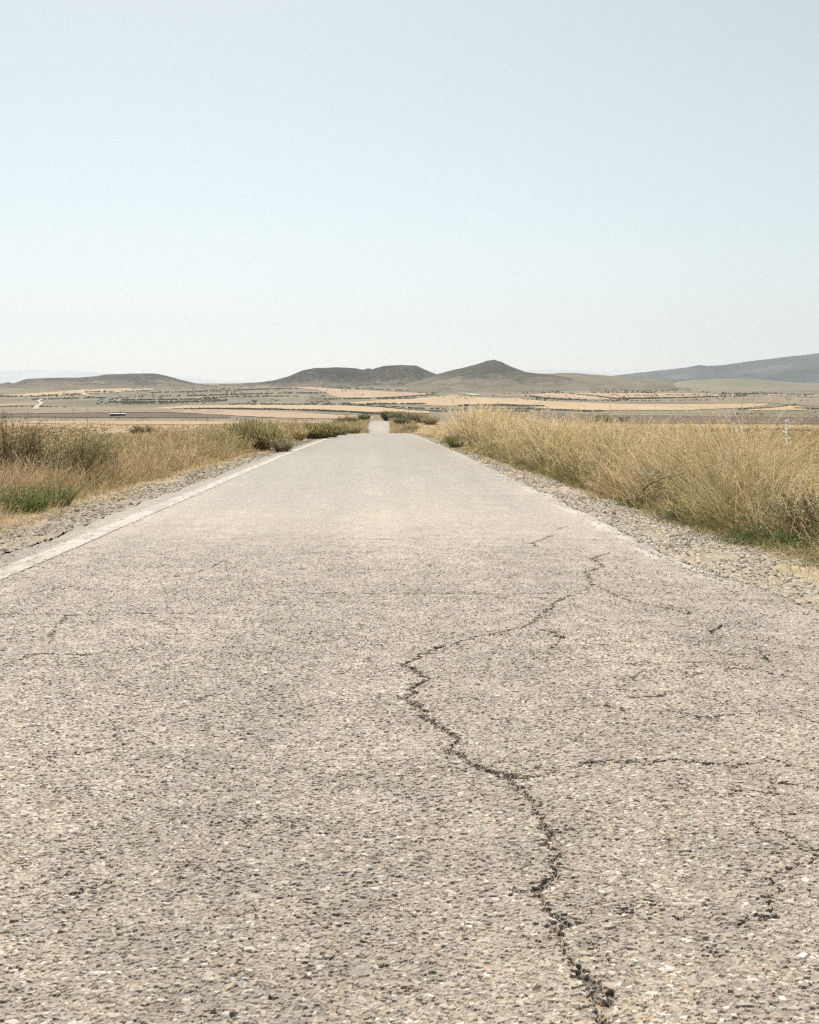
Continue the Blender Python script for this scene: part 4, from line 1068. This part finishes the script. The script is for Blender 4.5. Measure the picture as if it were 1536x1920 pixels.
# ---------------------------------------------------------------- hills
def hill_mat(name, soil, scrub, z0, z1, low=.40, high=.56, scale=.11):
    """stony tan soil under scrub that closes towards the top"""
    m, nt, out = new_mat(name)
    geo = nt.nodes.new('ShaderNodeNewGeometry')
    def noise(sc_, det, ro, st=(1, 1, 1)):
        mp = nt.nodes.new('ShaderNodeMapping'); mp.inputs['Scale'].default_value = st
        nt.links.new(geo.outputs['Position'], mp.inputs['Vector'])
        n = nt.nodes.new('ShaderNodeTexNoise'); n.inputs['Scale'].default_value = sc_; n.inputs['Detail'].default_value = det; n.inputs['Roughness'].default_value = ro
        nt.links.new(mp.outputs[0], n.inputs['Vector']); return n.outputs['Fac']
    def math_(op, a_, b_):
        n = nt.nodes.new('ShaderNodeMath'); n.operation = op
        for i, v in enumerate((a_, b_)):
            if isinstance(v, (int, float)): n.inputs[i].default_value = v
            else: nt.links.new(v, n.inputs[i])
        return n.outputs[0]
    def mr(v, a_, b_, c_, d_):
        n = nt.nodes.new('ShaderNodeMapRange'); nt.links.new(v, n.inputs['Value'])
        for k, x_ in zip(('From Min', 'From Max', 'To Min', 'To Max'), (a_, b_, c_, d_)): n.inputs[k].default_value = x_
        return n.outputs[0]
    def ramp(f, stops):
        rp = nt.nodes.new('ShaderNodeValToRGB'); el = rp.color_ramp.elements
        while len(el) > 1: el.remove(el[-1])
        for i, (p_, c_) in enumerate(stops):
            e = el[0] if i == 0 else el.new(p_)
            e.position = p_; e.color = (*c_, 1)
        nt.links.new(f, rp.inputs[0]); return rp.outputs[0]
    sep = nt.nodes.new('ShaderNodeSeparateXYZ'); nt.links.new(geo.outputs['Position'], sep.inputs[0])
    grain = noise(scale, 8, .75, (1, .5, 1)); broad = noise(.010, 5, .6)
    cover = mr(sep.outputs['Z'], z0, z1, low, high)
    t = math_('SUBTRACT', math_('ADD', math_('MULTIPLY', grain, .8), math_('MULTIPLY', broad, .55)), cover)
    f = mr(t, .08, .26, 1, 0)
    a_ = ramp(noise(.02, 8, .65), [(.3, tuple(c * .75 for c in soil)), (.55, soil), (.75, tuple(c * 1.35 for c in soil))])
    b_ = ramp(noise(.05, 6, .7), [(.35, tuple(c * .7 for c in scrub)), (.65, tuple(c * 1.4 for c in scrub))])
    mix = nt.nodes.new('ShaderNodeMix'); mix.data_type = 'RGBA'
    nt.links.new(f, mix.inputs['Factor']); nt.links.new(a_, mix.inputs['A']); nt.links.new(b_, mix.inputs['B'])
    p = nt.nodes.new('ShaderNodeBsdfPrincipled'); p.inputs['Roughness'].default_value = .95; p.inputs['Specular IOR Level'].default_value = .1
    nt.links.new(mix.outputs['Result'], p.inputs['Base Color'])
    bp = nt.nodes.new('ShaderNodeBump'); bp.inputs['Strength'].default_value = .8; bp.inputs['Distance'].default_value = 6.0
    nt.links.new(grain, bp.inputs['Height']); nt.links.new(bp.outputs[0], p.inputs['Normal'])
    nt.links.new(p.outputs[0], out.inputs['Surface'])
    return m
M_HILL = hill_mat("scrub_hill", (.170, .140, .100), (.042, .039, .027), 58, 118, low=.37, high=.665)
M_HILL_G = land_mat("grassy_hill", [(.30, (.125, .123, .078)), (.5, (.16, .152, .10)), (.72, (.205, .185, .125))], .008, (1, .5, 1), 10)
M_HILL_M = land_mat("scrub_slope", [(.30, (.085, .083, .052)), (.5, (.13, .115, .078)), (.72, (.19, .16, .112))], .012, (1, .6, 1), 12, speckle=.55, speckle_scale=.03, speckle_col=(.06, .062, .035))
M_RANGE = land_mat("far_range", [(.3, (.025, .034, .040)), (.55, (.052, .062, .064)), (.68, (.11, .112, .105))], .0025, (1, 1, 2), 12, bump=.4)  # blue cast of distant air mixed into the base colour

M_PALE = land_mat('hazy_range', [(.3, (.30, .32, .33)), (.7, (.38, .395, .40))], .001)  # pale base colour imitates the fading of far ranges in haze

def hill(label, sky, Dc, Df, mat, back=700, mesa=.66, gully=.30, gs=1.0, nx=None, nf=70, knee=.62, name="hill", seed=0, step=1.6):
    px = np.arange(sky[0][0], sky[-1][0] + .1, step)
    ys = interp(px, sky) + .5 * (fbm(px * .11, px * 0 + seed, 4, 221) - .5) * 2
    zc = Z_at(ys, Dc)
    rows = []
    tf = np.linspace(0, 1, nf)
    for t in tf:
        D = Df + (Dc - Df) * t
        X = X_at(px, D)
        tz = plain_z(D)
        lift = np.maximum(zc - plain_z(Dc), -3)
        p = (1 - mesa) * t ** 1.25 + mesa * sstep(knee, .985, t)
        g = fbm(X * .011 * gs + 3 * seed, D * .0035 * gs, 5, 231 + seed, .55) - .5
        g2 = np.abs(vnoise(X * .022 * gs, D * .006 * gs, 241 + seed) - .5) * 2
        n = (g * 1.3 - (.5 - g2) * .5) * gully * lift * math.sin(math.pi * min(1, t)) ** .8
        rows.append(np.stack([X, np.full_like(X, D), tz - 2.0 * (1 - t) ** 3 + lift * p + n], 1))
    for t in np.linspace(.06, 1, 18):
        D = Dc + back * t
        X = X_at(px, D)
        zb = plain_z(np.array(D)) - 6
        z = zc * (1 - sstep(.15, 1, t)) + zb * sstep(.15, 1, t)
        z = np.minimum(z, Z_at(ys + .8 + 6 * t, D)) if mesa > .3 else z - 4 * t
        rows.append(np.stack([X, np.full_like(X, D), np.maximum(z, zb)], 1))
    V = np.stack(rows)
    o = mesh_from(name, V.reshape(-1, 3), quads=grid_quads(len(rows), len(px)), mat=mat, smooth=True)
    tag(o, label, "hill", kind="structure")

hill("long flat topped mesa at the left", [(-140, 728), (-60, 724), (0, 720), (15, 716), (25, 718.6), (38, 714.5), (50, 710.3), (100, 708.3), (150, 708), (175, 705.5), (200, 702), (240, 700.3), (290, 700), (310, 704), (340, 712), (375, 720), (420, 724)],
     2900, 2250, M_HILL, seed=1)
hill("twin flat topped mesa in the centre", [(400, 722), (440, 719), (480, 717), (510, 714), (540, 706), (565, 695), (590, 690), (630, 688.6), (665, 690), (680, 693), (686, 691.5), (690, 690.5), (700, 692.4), (704, 690), (720, 686), (750, 684.4), (780, 685), (795, 692), (815, 700), (840, 708), (870, 718), (890, 724)],
     2900, 2640, M_HILL, seed=2)
hill("pointed cone shaped hill right of the centre", [(760, 720), (800, 708), (822, 701), (850, 693.5), (875, 688), (900, 681), (915, 676), (925, 674.3), (940, 678), (960, 688), (985, 697), (1000, 699), (1040, 704), (1080, 712), (1120, 722)],
     2780, 2050, M_HILL, mesa=.25, knee=.4, seed=3)
hill("low scrubby rise right of the pointed hill", [(940, 716), (985, 703), (1010, 700.5), (1040, 700.2), (1060, 699), (1080, 699.4), (1100, 701), (1140, 704), (1180, 708), (1250, 713), (1290, 717), (1330, 722)],
     3050, 2150, M_HILL_M, mesa=.1, gully=.14, seed=4)
hill("smooth grey green hillside at the right", [(1190, 724), (1240, 719), (1300, 713), (1350, 710), (1400, 710), (1450, 713.5), (1536, 721), (1650, 728), (1700, 732)],
     2960, 2250, M_HILL_G, mesa=.0, gully=.03, seed=5)
hill("small dark knoll among the terraces left of the road's end", [(556, 757), (572, 751), (584, 745.5), (594, 743.5), (604, 747), (620, 752), (646, 757)], 1560, 1380, M_HILL, back=120, mesa=.2, seed=6, step=1.0, nf=30)
hill("long blue mountain rising to the right edge", [(1030, 724), (1090, 713), (1140, 706), (1160, 703), (1230, 695), (1280, 690), (1310, 684.6), (1330, 686), (1360, 684), (1400, 678), (1450, 672), (1500, 666), (1536, 662), (1640, 650), (1760, 644), (1900, 660)],
     6800, 4400, M_RANGE, back=2500, mesa=.1, gully=.35, gs=.22, seed=7, step=2.5, name="mountain")
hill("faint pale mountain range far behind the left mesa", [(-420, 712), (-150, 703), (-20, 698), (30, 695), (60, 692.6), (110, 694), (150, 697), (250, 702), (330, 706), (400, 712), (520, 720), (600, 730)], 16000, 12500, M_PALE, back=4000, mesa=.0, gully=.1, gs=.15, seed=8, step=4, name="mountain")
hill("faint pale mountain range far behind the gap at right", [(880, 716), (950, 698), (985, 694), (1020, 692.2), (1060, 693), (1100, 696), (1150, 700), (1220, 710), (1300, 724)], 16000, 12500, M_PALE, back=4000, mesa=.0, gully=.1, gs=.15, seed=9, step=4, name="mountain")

# ---------------------------------------------------------------- far scrub: hedges, terrace lines, bushes on the slope
def build_scrub():
    HEDGES = [([(325, 767.5), (400, 766.5), (470, 767.5), (512, 767.6), (600, 771), (650, 772.5), (700, 776), (740, 778)], 2.2, 1.0),
              ([(430, 758), (520, 758.2), (650, 758.5), (690, 762), (720, 764.5), (760, 768), (800, 770.5), (840, 772)], 2.0, .9),
              ([(600, 749), (660, 748), (720, 747.3), (775, 743), (818, 740)], 2.2, .7), ([(690, 757.5), (740, 757.5), (800, 757.5)], 2.4, .7), ([(700, 747.5), (740, 748), (780, 746.5)], 2.0, .5),
              ([(640, 756), (700, 760), (760, 765), (800, 766.5), (860, 768.5)], 2.0, .5),
              ([(860, 761.5), (900, 760.7), (950, 760.7), (990, 762.5), (1020, 762)], 3.0, 1.0), ([(885, 772.8), (930, 772.5), (990, 772)], 3.0, 1.0), ([(870, 766.5), (930, 767), (1000, 767)], 2.2, .5),
              ([(1000, 769), (1060, 770), (1090, 771.5), (1130, 771)], 2.4, .6), ([(985, 742), (1010, 745.5), (1050, 749), (1100, 750.8)], 2.4, .8), ([(1068, 738.4), (1110, 742.5), (1155, 748), (1180, 749)], 2.2, .8),
              ([(1160, 748), (1200, 747.4), (1260, 746.3), (1400, 742.6)], 2.4, .8), ([(1110, 736), (1200, 736.5), (1230, 738)], 2.2, .5), ([(1350, 737.5), (1450, 739), (1540, 741.5)], 2.4, .5),
              ([(1385, 768.5), (1420, 767), (1450, 764.5), (1492, 759.5)], 2.2, .9), ([(1490, 766), (1540, 767)], 2.2, .8),
              ([(205, 754.5), (290, 754.2), (400, 752.5), (425, 751)], 2.6, .9), ([(230, 750.5), (300, 749.8), (412, 748.5)], 2.4, .7), ([(225, 757), (330, 756)], 2.2, .5), ([(280, 736.5), (400, 733.5), (530, 729)], 2.4, .6),
              ([(350, 742.5), (440, 740), (530, 737.5), (612, 737)], 2.4, .6), ([(380, 746), (470, 744), (560, 743)], 2.2, .4), ([(450, 731), (520, 728), (560, 729)], 2.0, .6), ([(0, 743.6), (60, 743.5), (150, 739)], 2.4, .5),
              ([(60, 749), (120, 747.5), (200, 746)], 2.2, .4), ([(160, 736), (200, 734.5), (280, 733)], 2.4, .5), ([(0, 763), (70, 762.5), (130, 764)], 2, .5), ([(560, 724), (620, 726), (700, 727.5)], 2, .5),
              ([(620, 727), (720, 731), (800, 735)], 2.2, .6), ([(1190, 742), (1290, 741.5), (1400, 740.5)], 2.0, .4), ([(1130, 752), (1200, 752), (1330, 751)], 2.0, .3)]
    P, S, C = [], [], []
    for pts, s, dens in HEDGES:
        L = sum(math.hypot(b[0] - a[0], b[1] - a[1]) for a, b in zip(pts[:-1], pts[1:]))
        n = int(L * 2.6 * dens)
        t = np.linspace(0, len(pts) - 1, n) + rng.normal(0, .01, n)
        px = np.interp(t, np.arange(len(pts)), [p[0] for p in pts]); py = np.interp(t, np.arange(len(pts)), [p[1] for p in pts]) + rng.normal(0, .35, n)
        keep = vnoise(px * .2, px * 0 + pts[0][0], 251) > .30 * (1.4 - dens)
        px, py = px[keep], py[keep]
        D = dist_at(py); X = X_at(px, D)
        sz = s * .55 * rng.uniform(.45, 1.1, len(X)) * np.clip(D / 1400, .5, 1.2)
        P.append(np.stack([X, D, terrain_z(X, D) + sz * .45], 1)); S.append(sz)
        C.append(np.array([.082, .080, .050]) * rng.uniform(.6, 1.6, (len(X), 1)))
    # loose bushes over the uncultivated slope and in the plain
    for y0, y1, x0, x1, n, s, col in ((722, 758, 180, 620, 1500, 1.7, (.085, .085, .05)), (735, 752, 820, 1536, 500, 1.6, (.08, .08, .05)), (722, 745, 0, 180, 350, 1.7, (.08, .08, .048)), (783.5, 789.5, 90, 600, 620, .8, (.14, .15, .075)),
                                      (769, 785, 1380, 1560, 420, 1.1, (.085, .085, .045)), (760, 772, 820, 1100, 200, 1.4, (.07, .075, .045)), (796, 803, 1380, 1560, 120, .45, (.16, .145, .085)), (721, 738, 980, 1330, 900, 2.0, (.075, .08, .048)),
                                      (776, 786, 560, 700, 160, .9, (.11, .12, .07)), (728, 742, 640, 830, 260, 1.8, (.085, .08, .055))):
        px = rng.uniform(x0, x1, n); py = rng.uniform(y0, y1, n)
        keep = fbm(px * .025, py * .16, 4, 261) > .5
        px, py = px[keep], py[keep]
        D = dist_at(py); X = X_at(px, D)
        sz = s * .6 * rng.uniform(.35, 1.2, len(X)) * np.clip(D / 1200, .5, 1.4)
        P.append(np.stack([X, D, terrain_z(X, D) + sz * .35], 1)); S.append(sz); C.append(np.array(col) * rng.uniform(.6, 1.5, (len(X), 1)))
    P = np.concatenate(P); S = np.concatenate(S); C = np.concatenate(C)
    V, T, CC = stones(P, S, rng.uniform(.6, 1.0, len(P)), C)
    o = mesh_from("scrub", V, tris=T, mat=M_BARK, col=CC)
    tag(o, "dark scrub and hedge lines scattered over the far slope", "scrub", kind="stuff")
build_scrub()

# ---------------------------------------------------------------- farm shed and pole
def box(acc, c, s, col):
    c = np.asarray(c, float); s = np.asarray(s, float) * .5
    V = np.array([(x, y, z) for z in (-1, 1) for y in (-1, 1) for x in (-1, 1)], float) * s + c
    Q = np.array([(0, 2, 3, 1), (4, 5, 7, 6), (0, 1, 5, 4), (2, 6, 7, 3), (0, 4, 6, 2), (1, 3, 7, 5)])
    acc.add(V, Q, np.tile(np.asarray(col, float), (8, 1)))

def build_shed():
    D = float(dist_at(781.2)); x = float(X_at(221, D)); z = float(terrain_z(np.array([x]), np.array([D]))[0])
    root = empty("farm_shed", (x, D, z))
    a = Acc(); w, d, h = 8.2, 3.6, 1.6
    for c, s in (((0, -d / 2, h / 2), (w, .2, h)), ((0, d / 2, h / 2 + .3), (w, .2, h + .6)), ((-w / 2 + .1, 0, h / 2), (.2, d - .2, h)), ((w / 2 - .1, 0, h / 2), (.2, d - .2, h))): box(a, c, s, (.17, .12, .09))
    a.build("wall", M_SOIL, parent=root)
    V = np.array([(-w / 2 - .4, -d / 2 - .5, h - .02), (w / 2 + .4, -d / 2 - .5, h - .02), (w / 2 + .4, d / 2 + .4, h + .42), (-w / 2 - .4, d / 2 + .4, h + .42)])
    V = np.concatenate([V, V + [0, 0, .12]])
    Q = np.array([(0, 3, 2, 1), (4, 5, 6, 7), (0, 1, 5, 4), (1, 2, 6, 5), (2, 3, 7, 6), (3, 0, 4, 7)])
    mesh_from("roof", V, quads=Q, mat=M_PAINT, col=np.tile([.42, .40, .385], (8, 1)), parent=root)
    b = Acc(); box(b, (-2.2, -d / 2 - .13, .75), (1.6, .06, 1.5), (.05, .04, .035)); b.build("door", M_SOIL, parent=root)
    tag(root, "low brown farm shed with a pale sloping roof in the ploughed field", "shed")
    xp = float(X_at(225.5, D - 6)); zp = float(terrain_z(np.array([xp]), np.array([D - 6.]))[0])
    pr = empty("utility_pole", (xp, D - 6, zp))
    c = Acc(); tube(c, [(0, 0, -.2), (0, 0, 1.8), (.03, 0, 3.9)], .13, .09, A([.10, .08, .065])); c.build("post", M_BARK, parent=pr)
    e = Acc(); box(e, (.03, -.02, 3.6), (.9, .1, .1), (.10, .08, .065)); e.build("crossarm", M_BARK, parent=pr)
    tag(pr, "thin dark wooden pole standing in front of the farm shed", "pole")
    n = 26
    X = x + rng.uniform(-1, 8.5, n); Y = D - 4 - rng.uniform(0, 3, n); s = rng.uniform(.25, .6, n)
    V, T, CC = stones(np.stack([X, Y, terrain_z(X, Y) + s * .3], 1), s, rng.uniform(.5, .9, n), np.array([.50, .43, .36]) * rng.uniform(.7, 1.2, (n, 1)))
    o = mesh_from("rubble", V, tris=T, mat=M_GRAVEL, col=CC); tag(o, "pale rubble heaped beside the farm shed", "rubble", kind="stuff")
build_shed()
